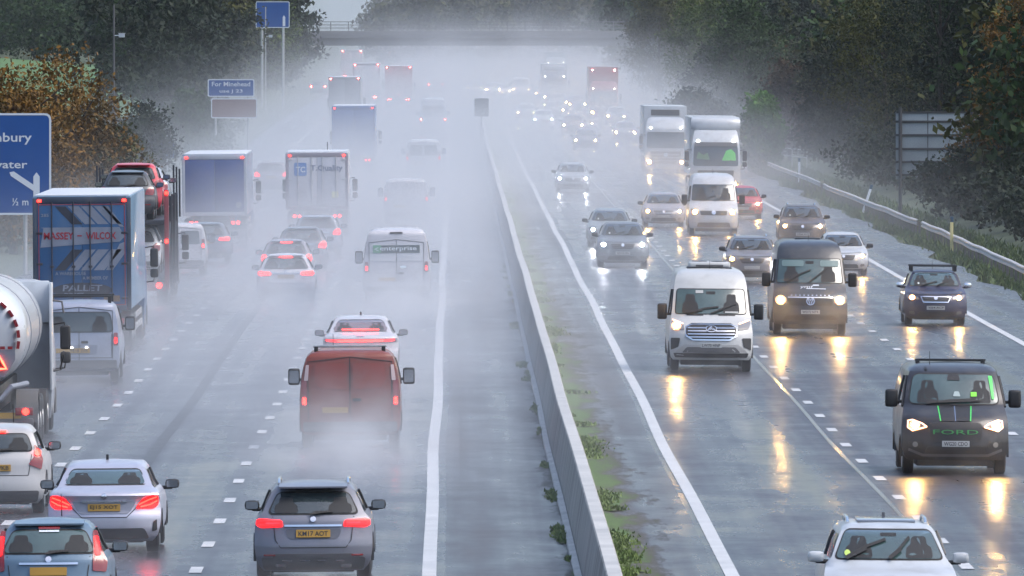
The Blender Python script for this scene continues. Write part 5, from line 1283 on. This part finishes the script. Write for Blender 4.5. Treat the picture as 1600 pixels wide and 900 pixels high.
# silver saloon
v = Veh('car', 'silver saloon with black mirrors directly above the pale blue hatchback', 'car', AWAY, 'saloon', 163, 97.4, False, paint('silver', (178, 180, 194), .45), 4.69, 1.81, 1.44)
v.screen(1.12, 1.33, .88, .86, GLASSG, 'rear_window', r=.06, wipers=0)
for g in (-1, 1):
    o = v.pan('tail_light', [(g*x, z) for x, z in ((.50, .74), (.80, .73), (.87, .80), (.86, .94), (.76, .96), (.60, .88))], TAIL, off=.016, r=.04)
    v.P('lit_strip', strip(strip(MB(), v.E, [(g*.55, .80), (g*.70, .87), (g*.84, .92)], .022, .03), v.E, [(g*.58, .765), (g*.74, .80), (g*.85, .86)], .022, .03), BRAKE, o)
v.pan('boot_recess_shade', [(-.40, .66), (.40, .66), (.52, .86), (-.52, .86)], pm('recess_shade_silver', lin(135, 138, 150), .4, .3), off=.01, r=.06)  # shade of the boot hollow painted as a darker silver panel
v.P('boot_seam', strip(MB(), v.E, [(-.74, 1.0), (-.60, .88), (-.50, .74), (-.36, .60), (.36, .60), (.50, .74), (.60, .88), (.74, 1.0)], .012, .006), RUBBER)
v.P('chrome_strip', strip(MB(), v.E, [(-.36, .855), (.36, .855)], .022, .03), CHROME)
v.pan('badge', disc_pts(0, .94, .05), CHROME, off=.03, r=0); v.plate(.76, 'EJ15 XOT')
v.pan('lower_bumper', [(-.72, .24), (.72, .24), (.64, .42), (-.64, .42)], GREYP, r=.05); v.two('bumper_vent', [(.76, .36), (.84, .38), (.84, .56), (.78, .52)], BLACK, r=.02)
for g in (-1, 1): v.P('headrest', patch(MB(), v.E, [(g*.38-.16, 1.13), (g*.38+.16, 1.13), (g*.38+.12, 1.26), (g*.38-.12, 1.26)], .026, .06), INT)
v.sides(); v.mirrors(); v.fin()
# white hatchback on the left edge
v = Veh('car', 'white hatchback with angular tail lights at the left edge below the tanker', 'car', AWAY, 'suv', -6, 90, False, paint('white_n', (172, 172, 173)), 4.1, 1.70, 1.53)
v.screen(1.17, 1.46, .86, .84, GLASS, 'rear_window', r=.08, wipers=1)
for g in (-1, 1):
    o = v.pan('tail_light', [(g*x, z) for x, z in ((.60, .92), (.84, .82), (.87, 1.0), (.80, 1.20), (.70, 1.28), (.72, 1.08))], TAIL_OFF, off=.018, r=.03)
    v.P('bulb', patch(MB(), v.E, [(g*x, z) for x, z in disc_pts(.77, 1.13, .06)], .036, 0), BRAKE, o)
v.pan('high_brake_light', [(-.18, 1.50), (.18, 1.50), (.18, 1.53), (-.18, 1.53)], BRAKE, off=.05, r=.005)
v.plate(.86, 'LR16 VKB'); v.pan('lower_bumper', [(-.76, .23), (.76, .23), (.80, .44), (-.80, .44)], GREYP, off=.014, r=.05); v.P('tailgate_seam', strip(MB(), v.E, [(-.66, 1.1), (-.60, .72), (.60, .72), (.66, 1.1)], .012, .006), RUBBER)
v.sides(); v.mirrors(); v.aerial(1.0, .2, .3, .25)
# silver people carrier van
v = Veh('van', 'silver van with roof bars squeezed between the tanker and the blue lorry', 'van', AWAY, 'van', 124, 65.2, False, paint('silver_v', (150, 156, 172), .4), 4.9, 1.93, 1.93)
van_rear(v, windows=False, tails_z=(.92, 1.24)); w_ = v.screen(1.27, 1.74, .86, .84, GLASS, 'rear_window', r=.10, wipers=0)
v.plate(.80, 'YE18 ZFK'); v.P('plate_lamp', strip(MB(), v.E, [(-.2, .875), (-.16, .875)], .03, .03), MARKW); v.P('plate_lamp', strip(MB(), v.E, [(.16, .875), (.2, .875)], .03, .03), MARKW)
v.pan('plate_recess_shade', [(-.42, .70), (.42, .70), (.46, .94), (-.46, .94)], pm('recess_shade_v', lin(120, 126, 142), .4, .3), off=.008, r=.05); v.P('tailgate_seam', strip(MB(), v.E, [(-.80, 1.2), (-.80, .62), (.80, .62), (.80, 1.2)], .014, .008), RUBBER)  # plate hollow is a flat panel with its shade in the colour
v.sides(); v.mirrors(); v.bars((-1.6, .2), h=.12, w=.78)
# brown van
v = Veh('van', 'russet brown van with a roof bar throwing up spray in the outer lane', 'van', AWAY, 'van', 547.5, 77.5, False, paint('russet', (116, 48, 32), .0), 5.0, 2.03, 1.98)
van_rear(v, windows=False, tails_z=(.86, 1.42), lit=BRAKE)
for g in (-1, 1):
    v.pan('door_panel', [(g*.03, .62), (g*.78, .62), (g*.77, 1.20), (g*.70, 1.76), (g*.03, 1.80)], paint('russet', (112, 44, 28)), off=.010, r=.06)
    v.pan('door_pressing', [(g*.06, 1.22), (g*.60, 1.24), (g*.70, 1.38), (g*.68, 1.74), (g*.06, 1.76)], paint('russet_d', (124, 46, 30)), off=.018, r=.08)
    v.P('lamp_pillar', patch(MB(), v.E, [(g*.82, 1.40), (g*.90, 1.40), (g*.86, 1.72), (g*.80, 1.72)], .02, .02), pm('pillar_lens', lin(190, 170, 170), .3))
v.sides(); v.mirrors(); v.bars((-1.9,), STEEL, h=.08, w=.74); v.aerial(-.5, -.35, .3, .05)
# white coupe-like electric car with light bar
v = Veh('car', 'white car with a full width red light bar ahead of the russet van', 'car', AWAY, 'saloon', 563.5, 64.4, False, paint('white_p', (180, 180, 186)), 4.6, 1.83, 1.48)
v.screen(1.12, 1.36, .90, .86, pm('pink_glass', (.16, .12, .13), .12, coat=.8), 'rear_window', r=.08, wipers=0)
o = v.pan('tail_light', [(-.86, .86), (.86, .86), (.84, .94), (-.84, .94)], TAIL_OFF, off=.018, r=.03)
v.P('light_bar', strip(MB(), v.E, [(-.56, .90), (.56, .90)], .045, .034), BRAKE, o)
for g in (-1, 1): v.P('light_bar', strip(MB(), v.E, [(g*.58, .895), (g*.82, .915)], .05, .034), TAIL, o)
v.P('high_brake_light', strip(MB(), v.E, [(-.44, 1.155), (.44, 1.155)], .022, .06), BRAKE)
v.pan('badge', [(-.09, 1.0), (.09, 1.0), (.09, 1.02), (-.09, 1.02)], CHROME, off=.03, r=0); v.plate(.66); v.pan('lower_bumper', [(-.76, .23), (.76, .23), (.80, .46), (-.80, .46)], GREYP, r=.05)
v.sides(); v.mirrors(GREYP); v.fin()
# white hire van
v = Veh('van', 'white hire van with a dark green lettered strip across its rear windows', 'van', AWAY, 'high', 620, 50.4, False, paint('white_e', (182, 182, 188)), 5.5, 2.06, 2.28)
van_rear(v, windows=False, tails_z=(1.05, 1.40)); 
for g in (-1, 1): v.pan('door_window', [(g*.015, 1.42), (g*.80, 1.42), (g*.80, 2.0), (g*.015, 2.05)], pm('misted_glass', (.48, .49, .52), .25, coat=.5), off=.012, r=.06)
o = v.pan('rear_banner', [(-.70, 1.70), (.70, 1.70), (.70, 1.96), (-.70, 1.96)], pm('banner_dark', (.05, .075, .08), .4), off=.024, r=.01)
v.P('banner_end', patch(MB(), v.E, [(-.70, 1.70), (-.46, 1.70), (-.46, 1.96), (-.70, 1.96)], .03, .01), pm('banner_green', (.10, .30, .18), .4), o)
v.P('banner_lettering', text_mb(MB(False), v.E, 'enterprise', .06, 1.83*v.zs, 1.14, .17, .036, bold=.01), WHITE, o, 0)
v.P('banner_mark', strip(MB(), v.E, [(-.54, 1.78), (-.66, 1.83), (-.54, 1.88)], .03, .036), WHITE, o)
v.P('high_brake_light', patch(MB(), v.E, [(-.2, 2.36), (.2, 2.36), (.18, 2.41), (-.18, 2.41)], .03, .01), RUBBER); v.P('badge', patch(MB(), v.E, disc_pts(.2, 1.22, .10, .045), .03, 0), CHROME)
v.sides(); v.mirrors(big=True)
# white van with cinema lettering
v = Veh('van', 'small white van with grey lettering in the mist ahead of the hire van', 'van', AWAY, 'van', 635, 35.8, False, paint('white_e', W_), 5.0, 1.96, 1.98)
van_rear(v, windows=False, tails_z=(1.0, 1.3)); GL = pm('letter_grey', lin(105, 110, 125), .5)
v.P('door_lettering', text_mb(MB(False), v.E, 'VUE', .12, 1.66, .80, .25, .03), GL, None, 0)
mb = MB()
for x, z in ((-.56, 1.68), (-.42, 1.74), (-.42, 1.62)): patch(mb, v.E, disc_pts(x, z, .04), .03, 0, nominal=False)
v.P('door_emblem', mb, GL); v.sides(); v.mirrors(big=True)
# the queue of cars in the middle lane
quick_car('white hatchback with a lit brake bar at the back of the middle lane queue', 447, 50.3, False, (190, 190, 198), 'hatch', 1.80, 1.48, group=AWAY, brake=True, tails='wide', glass=pm('pink_glass', (.1, .1, .1), .12), plate='WU66 OBN')
quick_car('grey hatchback with brake lights second in the middle lane queue', 448, 46.9, False, (130, 128, 140), 'hatch', 1.74, 1.48, group=AWAY, brake=True, tails='round')
quick_car('dark grey car third in the middle lane queue', 472, 44.2, False, (86, 92, 104), 'hatch', 1.78, 1.50, group=AWAY, tails='round')
quick_car('grey car at the front of the middle lane queue behind the white box lorry', 496, 41.8, False, (126, 132, 148), 'suv', 1.80, 1.52, group=AWAY, tails='round')
v = Veh('van', 'small white van emerging beyond the car transporter', 'van', AWAY, 'van', 280, 45, False, paint('white_e', W_), 4.4, 1.84, 1.75); van_rear(v, tails_z=(1.0, 1.4), lit=BRAKE); v.sides(); v.mirrors()
quick_car('dark car beside the small white van below the plain blue lorry', 322, 43, False, (70, 82, 100), 'hatch', 1.80, 1.46, group=AWAY, tails='wide')
quick_car('faint car with red lamps left of the white box lorry', 424, 30, False, (130, 110, 120), 'suv', 1.80, 1.60, group=FARA)
v = quick_car('ghostly white van in the outer lane beyond the small lettered van', 662, 27.5, False, (190, 194, 200), 'van', 2.0, 2.3, 5.2, name='van', cat='van', group=FARA)
v = quick_car('faint white box van near the top of the outer lane', 677, 20.4, False, (176, 182, 190), 'high', 2.05, 2.9, 6, name='van', cat='van', group=FARA)
quick_car('faint pair of red lamps left of the far lorries', 497, 14.6, False, (110, 116, 124), 'hatch', group=FARA)
quick_car('faint pair of red lamps right of the far red lorry', 681, 14.4, False, (150, 120, 126), 'suv', group=FARA)
# blue lorry with livery
BL = paint('lorry_blue', (24, 78, 126)); LFR = paint('lorry_frame', (44, 58, 78))
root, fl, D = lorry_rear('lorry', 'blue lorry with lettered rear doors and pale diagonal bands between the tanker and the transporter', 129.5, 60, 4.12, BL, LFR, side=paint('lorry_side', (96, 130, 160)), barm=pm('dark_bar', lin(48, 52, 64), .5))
PALE = pm('livery_pale', lin(122, 130, 146), .5, var=.35, vscale=2.5); DARKB = pm('livery_dark', lin(52, 56, 68), .5); RED = pm('livery_red', lin(150, 30, 46), .5, var=.3)
def pl(nm, pts, m, off=.018, par=None): return build(nm, MB().prism(pts, .02-off-.004, .02-off), m, par or root, 0)
pl('livery_band', [(-1.0, 3.28), (.92, 3.28), (1.12, 3.08), (.98, 2.92), (-1.05, 2.72), (-1.05, 3.28)][:1]+[(-1.08, 2.78), (.98, 2.92), (1.12, 3.05), (.98, 3.30), (-1.08, 3.30)][0:], PALE, .04)
for i in range(5):
    x = -.72+i*.34; m = DARKB if i == 0 else PALE
    pl('livery_stripe', [(x+.02, 3.85), (x+.30, 3.85), (x+.74, 3.38), (x+.46, 3.38)] if i < 4 else [(x-.1, 3.85), (x+.05, 3.85), (1.1, 3.3), (.98, 3.32)], m, .036)
    if i < 4: pl('livery_stripe', [(x+.46, 2.72), (x+.74, 2.72), (x+.28, 2.18), (x+.0, 2.18)], m, .036)
pl('livery_stripe', [(.62, 2.18), (.80, 2.18), (1.12, 2.62), (1.12, 2.92), (.98, 2.86)], PALE, .036)
tx = lambda s_, xc, zc, wd, ht, m, sl=0.0: build('door_lettering', text_mb(MB(False), fl, s_, xc, zc, wd, ht, .05, slant=sl, bold=.02), m, root, 0)
tx('MASSEY', -.60, 3.08, .78, .19, RED); tx('WILCOX', .50, 3.08, .78, .19, RED); tx('-', -.06, 3.08, .12, .03, RED)
tx('285', -.96, 3.62, .2, .08, PALE); tx('A MEMBER OF', .34, 1.98, .66, .09, PALE); tx('A WAREHOUSE', -.3, 2.10, .8, .09, PALE)
pl('livery_oval', disc_pts(0, 1.66, .78, .20, 24), DARKB, .03); tx('PALLET', .0, 1.72, 1.02, .16, PALE, .1); tx('DIRECT', -.22, 1.55, .50, .09, PALE, .1)
pl('door_notice', [(.56, 1.36), (.98, 1.36), (.98, 1.52), (.56, 1.52)], pm('notice', lin(110, 90, 70), .5), .03)
RS = pm('reflective_red', lin(150, 60, 62), .4)
build('reflective_tape', MB().box(-1.13, 1.13, -.03, -.022, 3.885, 3.905).box(-1.13, -1.11, -.03, -.022, 1.29, 3.884).box(1.11, 1.13, -.03, -.022, 1.29, 3.884).box(-1.13, 1.13, -.03, -.022, 1.27, 1.289), RS, root)
# plain dark blue lorry
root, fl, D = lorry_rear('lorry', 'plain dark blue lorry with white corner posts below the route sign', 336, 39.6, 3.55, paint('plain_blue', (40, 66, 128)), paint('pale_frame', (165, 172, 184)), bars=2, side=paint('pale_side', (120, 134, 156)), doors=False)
build('door_notice', MB().prism(disc_pts(.95, 1.55, .12), -.03, -.02), PALE, root)
# white box lorry with lettering
root, fl, D = lorry_rear('lorry', 'white box lorry with a blue square logo and dark lettering in the middle lane', 496, 38.2, 3.46, paint('box_white', (184, 185, 192)), paint('box_frame', (120, 112, 124)), cab=paint('white_d', W_), L=8)
o = build('logo', MB().prism(rounded([(-.93, 2.50), (-.42, 2.50), (-.42, 3.04), (-.93, 3.04)], .08), -.03, -.02), pm('logo_blue', lin(30, 110, 180), .4), root, 0)
build('logo_lettering', text_mb(MB(False), fl, 'TC', -.67, 2.76, .38, .24, .056, bold=.03), WHITE, o, 0)
build('door_lettering', text_mb(MB(False), fl, 'T.Quality', .40, 2.79, 1.32, .30, .058, bold=.025), pm('letter_blue', lin(70, 90, 125), .5), root, 0)
build('door_notice', MB().box(.60, .86, -.03, -.02, 1.6, 1.85), pm('yellow_notice', lin(210, 210, 150), .5), root); build('aerial', MB().tube([(.35, 8.2, 3.3), (.35, 8.2, 3.8)], .02, 6), BLACK, root)
# misty lorries
lorry_rear('lorry', 'blue box lorry with a pale roof alone in the spray above the white box lorry', 553, 26.5, 4.05, paint('mist_blue', (58, 92, 150)), paint('mist_blue', (58, 92, 150)), doors=False, group=FARA)
lorry_rear('lorry', 'faint grey lorry above the misty blue box lorry', 539, 19.6, 4.2, paint('mist_grey', (104, 112, 122)), paint('mist_grey', (90, 92, 100)), doors=False, group=FARA)
lorry_rear('lorry', 'faint white lorry with red corner lamps behind the grey one', 573, 16.2, 4.1, paint('box_white', W_), paint('box_frame', (120, 112, 124)), doors=False, group=FARA)
lorry_rear('lorry', 'farthest pale lorry rising above the grey one', 550, 13.0, 4.0, paint('mist_pale', (180, 176, 180)), paint('mist_pale', (180, 176, 180)), doors=False, group=FARA)
lorry_rear('lorry', 'faint dark red box lorry in the middle of the mist', 623, 16.6, 4.0, paint('mist_red', (150, 24, 40)), paint('mist_red', (150, 34, 50)), doors=False, group=FARA)

# ---------------------------------------------------------------- tanker
X, Y0 = spot(-40, 77.5); root = thing('tanker', 'white tanker with a red dashed arc and a lit red triangle at the left edge', 'lorry', (X, Y0, gz(Y0)), 0, AWAY)
TW = pm('tank_white', lin(188, 192, 198), .3, .1, .5, var=.2, vscale=1.5); TG = pm('tank_grey', lin(118, 124, 134), .45, var=.2)
zc = 2.3
build('tank', MB().lathe([(0, .10), (.02, .55), (.08, .80), (.22, .98), (.55, 1.06), (1.0, 1.08), (8.6, 1.08), (8.9, .9), (9.0, .4)], (0, 0, zc), 'y', 40), TW, root, 50)
for y in (2.2, 7.0): build('tank_band', MB().lathe([(y-.05, 1.07), (y-.03, 1.10), (y+.03, 1.10), (y+.05, 1.07)], (0, 0, zc), 'y', 40), TG, root, 30)
half = [(.86*math.cos(math.pi*i/20), zc-.30-.62*math.sin(math.pi*i/20)) for i in range(21)]
build('rear_panel', MB().prism([(.84, zc-.30), (-.84, zc-.30)]+[(-.84+.0, zc-.5), (-.62, zc-.85), (.62, zc-.85), (.84, zc-.5)], -.06, -.03), TG, root, 30)
mb = MB()
for i in range(15):
    a = R(-8+196*i/14); c, q = math.cos(a), math.sin(a); t = .075
    mb.prism([(.88*c+t*q, zc-.08+.88*q-t*c), (.94*c+t*q, zc-.08+.94*q-t*c), (.94*c-t*q, zc-.08+.94*q+t*c), (.88*c-t*q, zc-.08+.88*q+t*c)], -.03, -.015+.14)
for i in range(11): x = -.86+i*.155; mb.box(x, x+.10, -.07, -.05, zc-.29, zc-.23)
build('dashed_marking', mb, RS if False else pm('tank_red', lin(130, 24, 34), .4), root, 0)
tri = [(.38, zc-.68), (.66, zc-.68), (.52, zc-.42)]
o = build('warning_triangle', MB().prism(tri, -.10, -.065), pm('triangle_red', lin(150, 20, 20), .4), root, 0)
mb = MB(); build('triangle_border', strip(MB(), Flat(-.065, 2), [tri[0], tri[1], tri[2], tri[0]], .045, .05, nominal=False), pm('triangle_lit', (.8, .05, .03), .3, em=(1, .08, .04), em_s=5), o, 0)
build('ladder', MB().box(.02, .06, -.22, -.16, .9, 3.2, .01).box(.40-.84, .44-.84, -.22, -.16, .9, 3.2, .01), TW, root)
build('chassis', MB().box(-.5, .5, .2, 12.4, .75, 1.25, .03), BLACK, root); build('rear_bumper', MB().box(-1.2, 1.2, -.25, -.1, .45, .62, .03), GREYP, root)
build('pipe', MB().tube([(.1, -.15, .95), (.55, -.15, 1.0), (.75, -.1, 1.25), (1.05, .5, 1.3)], .06, 10), TG, root)
build('number_plate', MB().box(.42, .96, -.27, -.25, .62, .74), YPLATE, root)
for g in (-1, 1):
    for y in (1.6, 2.95, 4.3):
        truck_wheel(root, g*1.24, y, .5, .4)
    build('mudguard', MB().prism([(1.0+.62*math.cos(math.pi*i/10)*.95+.62, .5+.66*math.sin(math.pi*i/10)) for i in range(11)]+[(1.0+.56*math.cos(math.pi*i/10)*.95+.62, .5+.6*math.sin(math.pi*i/10)) for i in range(10, -1, -1)], g*.8, g*1.25, 'x'), GREYP, root)
    build('tail_light', MB().box(g*1.02-.18, g*1.02+.18, -.3, -.2, .68, .84, .02), TAIL_OFF, root); build('lit_lamp', MB().lathe([(-.33, .06), (-.30, .07)], (g*1.05, 0, .76), 'y', 12), BRAKE, root)
tractor(root, 9.7, paint('tanker_cab', (150, 156, 164)), h=3.2, front=False)
for g in (-1, 1):
    build('side_fairing', MB().box(g*1.24-.03, g*1.24+.03, 9.0, 9.75, .9, 3.15, .025), paint('tanker_trim', (196, 202, 208)), root)
    build('mirror_arm', MB().tube([(g*1.2, 9.55, 2.78), (g*1.46, 9.55, 2.74), (g*1.5, 9.55, 2.5)], .025, 6).tube([(g*1.2, 9.55, 1.28), (g*1.42, 9.55, 1.32), (g*1.5, 9.55, 1.7)], .035, 6), GREYP, root)
build('cab_back', MB().box(-1.2, 1.2, 9.62, 9.69, 2.3, 3.18, .03), paint('tanker_trim', W_), root)

# ---------------------------------------------------------------- car transporter and its cars
X, Y0 = spot(198, 51); root = thing('car_transporter', 'car transporter with red frame posts carrying cars on two decks', 'lorry', (X, Y0, gz(Y0)), 0, AWAY)
TRR = paint('transporter_red', (120, 34, 44)); TRD = pm('transporter_dark', lin(44, 48, 56), .5, .3)
up = 2.62
build('lower_deck', MB().box(-1.2, 1.2, .2, 12, .78, .92, .03), TRD, root); build('upper_deck', MB().box(-1.2, 1.2, .1, 14.2, up-.14, up, .03), TRD, root)
for g in (-1, 1):
    for y, z1 in ((.1, 3.55), (4.4, 3.3), (8.6, 3.3), (11.8, 3.3)):
        build('post', MB().box(g*1.24-.07, g*1.24+.07, y-.1, y+.1, .5, z1, .02), TRR if y < 1 else TRD, root)
    build('marker_lamp', MB().box(g*1.24-.05, g*1.24+.05, -.05, .0, 3.4, 3.5, .015).box(g*1.24-.05, g*1.24+.05, -.05, .0, 1.92, 2.02, .015), BRAKE, root)
    build('lit_lamp', MB().lathe([(-.06, .09), (-.03, .09)], (g*1.0, 0, .62), 'y', 12), BRAKE, root)
    build('side_rail', MB().tube([(g*1.2, .2, up+.35), (g*1.2, 14, up+.35)], .03, 6), TRD, root)
    for y in (2.0, 3.3): truck_wheel(root, g*1.24, y, .46, .36)
    for k_ in range(3): build('headboard_post', MB().box(g*1.22+(k_-1)*.09-.03, g*1.22+(k_-1)*.09+.03, 13.9+k_*.1, 14.0+k_*.1, 2.5, 4.15-.06*k_, .01), TRD, root)
    build('side_lattice', MB().tube([(g*1.22, .2, .9), (g*1.22, 4.4, up-.1)], .05, 6).tube([(g*1.22, 8.6, .9), (g*1.22, 4.4, up-.1)], .05, 6).tube([(g*1.22, 8.6, .9), (g*1.22, 12, up-.1)], .05, 6), TRD, root)
build('rear_bumper', MB().box(-1.2, 1.2, -.05, .08, .45, .72, .03), TRR, root)
tractor(root, 13.2, paint('transporter_cab', (60, 70, 86)), h=2.75, front=False)
def loaded(label, y, z, rgb, kind, W, H, dx=0, tilt=0):
    v = Veh('car', label, 'car', 'cars carried on the transporter', kind, 200, 50, False, paint('_%d_%d_%d' % rgb, rgb), 4.0, W, H)
    v.hatch_rear('round', lit=TAIL_OFF); v.sides(); v.mirrors(); v.root.location = (X+dx, Y0+y+2.0, gz(Y0)+z); v.root.rotation_euler = (R(tilt), 0, 0); return v
loaded('dark grey hatchback at the back of the upper deck of the transporter', .35, up+.0, (52, 58, 68), 'hatch', 1.7, 1.50)
loaded('red car second on the upper deck of the transporter', 5.0, up+.06, (190, 34, 60), 'suv', 1.8, 1.62, .06)
loaded('silver car at the front of the upper deck of the transporter', 9.6, up+.02, (150, 160, 172), 'hatch', 1.8, 1.50, .14)
loaded('white car on the lower deck of the transporter', .6, .92, (180, 184, 190), 'hatch', 1.7, 1.46, .18)
loaded('dark car at the front of the lower deck of the transporter', 6.2, .92, (60, 70, 84), 'hatch', 1.7, 1.46, .1)

# ---------------------------------------------------------------- crossfall: vehicles lean a little with the road
for o in C.objects:
    if o.parent is None and o.get('category') in ('car', 'van', 'lorry') and o.get('group') != 'cars carried on the transporter':
        sgn = 1 if o.location.x < 0 else -1
        o.rotation_euler[1] = R(.5)*sgn*(-1 if abs(o.rotation_euler[2]) < 1 else 1)

# ---------------------------------------------------------------- spray thrown up behind single vehicles
def plume_mat(dens):
    """mist hanging behind the wheels: dense low down and close to the vehicle, torn into wisps"""
    m = bpy.data.materials.new('wheel_spray'); m.use_nodes = True; N = m.node_tree.nodes; N.clear(); Lk = m.node_tree.links
    tc = N.new('ShaderNodeTexCoord'); sx = N.new('ShaderNodeSeparateXYZ'); Lk.new(tc.outputs['Object'], sx.inputs[0])
    def mth(op, a, b_=None, cl=False):
        n_ = N.new('ShaderNodeMath'); n_.operation = op; n_.use_clamp = cl
        for i_, v_ in enumerate((a, b_)):
            if v_ is None: continue
            if isinstance(v_, (int, float)): n_.inputs[i_].default_value = v_
            else: Lk.new(v_, n_.inputs[i_])
        return n_.outputs[0]
    sq = lambda v_: mth('MULTIPLY', v_, v_)
    ex = mth('ADD', mth('MULTIPLY', sq(sx.outputs[0]), 3.2), mth('MULTIPLY', sq(sx.outputs[2]), 4.2))
    g = mth('POWER', 2.718, mth('MULTIPLY', ex, -1))
    t = mth('MULTIPLY', mth('MULTIPLY', mth('ADD', sx.outputs[1], 1), .5), mth('SUBTRACT', 1.0, mth('POWER', mth('MULTIPLY', mth('ADD', sx.outputs[1], 1), .5), 8)))
    no = N.new('ShaderNodeTexNoise'); no.inputs['Scale'].default_value = 1; no.inputs['Detail'].default_value = 3
    mp = N.new('ShaderNodeMapping'); mp.inputs['Scale'].default_value = (2.2, 2.0, 2.6); Lk.new(tc.outputs['Object'], mp.inputs['Vector']); Lk.new(mp.outputs[0], no.inputs['Vector'])
    mr = N.new('ShaderNodeMapRange'); mr.inputs['From Min'].default_value = .32; mr.inputs['From Max'].default_value = .68; mr.inputs['To Min'].default_value = .15; mr.inputs['To Max'].default_value = 1.85; Lk.new(no.outputs['Fac'], mr.inputs['Value'])
    dn = mth('MULTIPLY', mth('MULTIPLY', mth('MULTIPLY', g, t), mr.outputs[0]), dens)
    o = N.new('ShaderNodeOutputMaterial'); v = N.new('ShaderNodeVolumePrincipled'); v.inputs['Color'].default_value = (.975, .985, 1, 1); v.inputs['Anisotropy'].default_value = .3
    Lk.new(dn, v.inputs['Density']); Lk.new(v.outputs[0], o.inputs['Volume'])
    return m
PM = [plume_mat(.16), plume_mat(.07)]
def trail(xpx, s_, w, h, ln, k=0):
    X, Y = spot(xpx, s_); o = build('spray_plume', MB().box(-1, 1, -1, 1, -.2, 1), PM[k], smooth=0); tag(o, kind='stuff')
    o.location = (X, Y-ln/2+1.2, gz(Y)); o.scale = (w, ln/2, h)
for a in ((547, 77.5, 2.2, 2.0, 26, 0), (563, 64.4, 1.9, 1.5, 20, 0), (490, 103, 1.6, .8, 12, 1), (163, 97.4, 1.5, .6, 10, 1), (129, 60, 2.0, 1.5, 26, 1), (200, 51, 2.0, 1.6, 24, 0), (124, 65.2, 1.5, .7, 12, 1), (620, 50.4, 2.3, 1.8, 36, 0), (447, 50.3, 2.0, 1.3, 30, 0)): trail(*a)
# fine spray round the noses of the oncoming vehicles, added so their headlights get halos
PF = [plume_mat(.09), plume_mat(.2)]
def halo_spray(xpx, s_, w=1.5, h=1.5, k=0):
    X, Y = spot(xpx, s_); o = build('spray_plume', MB().box(-1, 1, -1, 1, -.2, 1), PF[k], smooth=0); tag(o, kind='stuff')
    o.location = (X, Y+.4, gz(Y)); o.scale = (w, 3.6, h)
for a in ((1493, 82.5, 1.5, 1.5), (1111, 63.3, 1.5, 1.6), (1266, 56.6, 1.7, 1.9, 1), (1462, 54.8, 1.5, 1.4), (1175, 46.5, 1.6, 1.5, 1), (1318, 45.3, 1.5, 1.4, 1), (1254, 40.3, 1.6, 1.6, 1),
          (973, 43.8, 1.6, 1.5, 1), (953, 40.3, 1.5, 1.4, 1), (1037, 36.4, 1.6, 1.6, 1), (1115, 38, 1.8, 1.9, 1), (1161, 34.8, 1.6, 1.5, 1), (895, 29.9, 1.8, 1.8, 1), (1118, 31, 2.1, 2.2, 1), (1040, 26.4, 2.3, 2.4, 1)): halo_spray(*a)
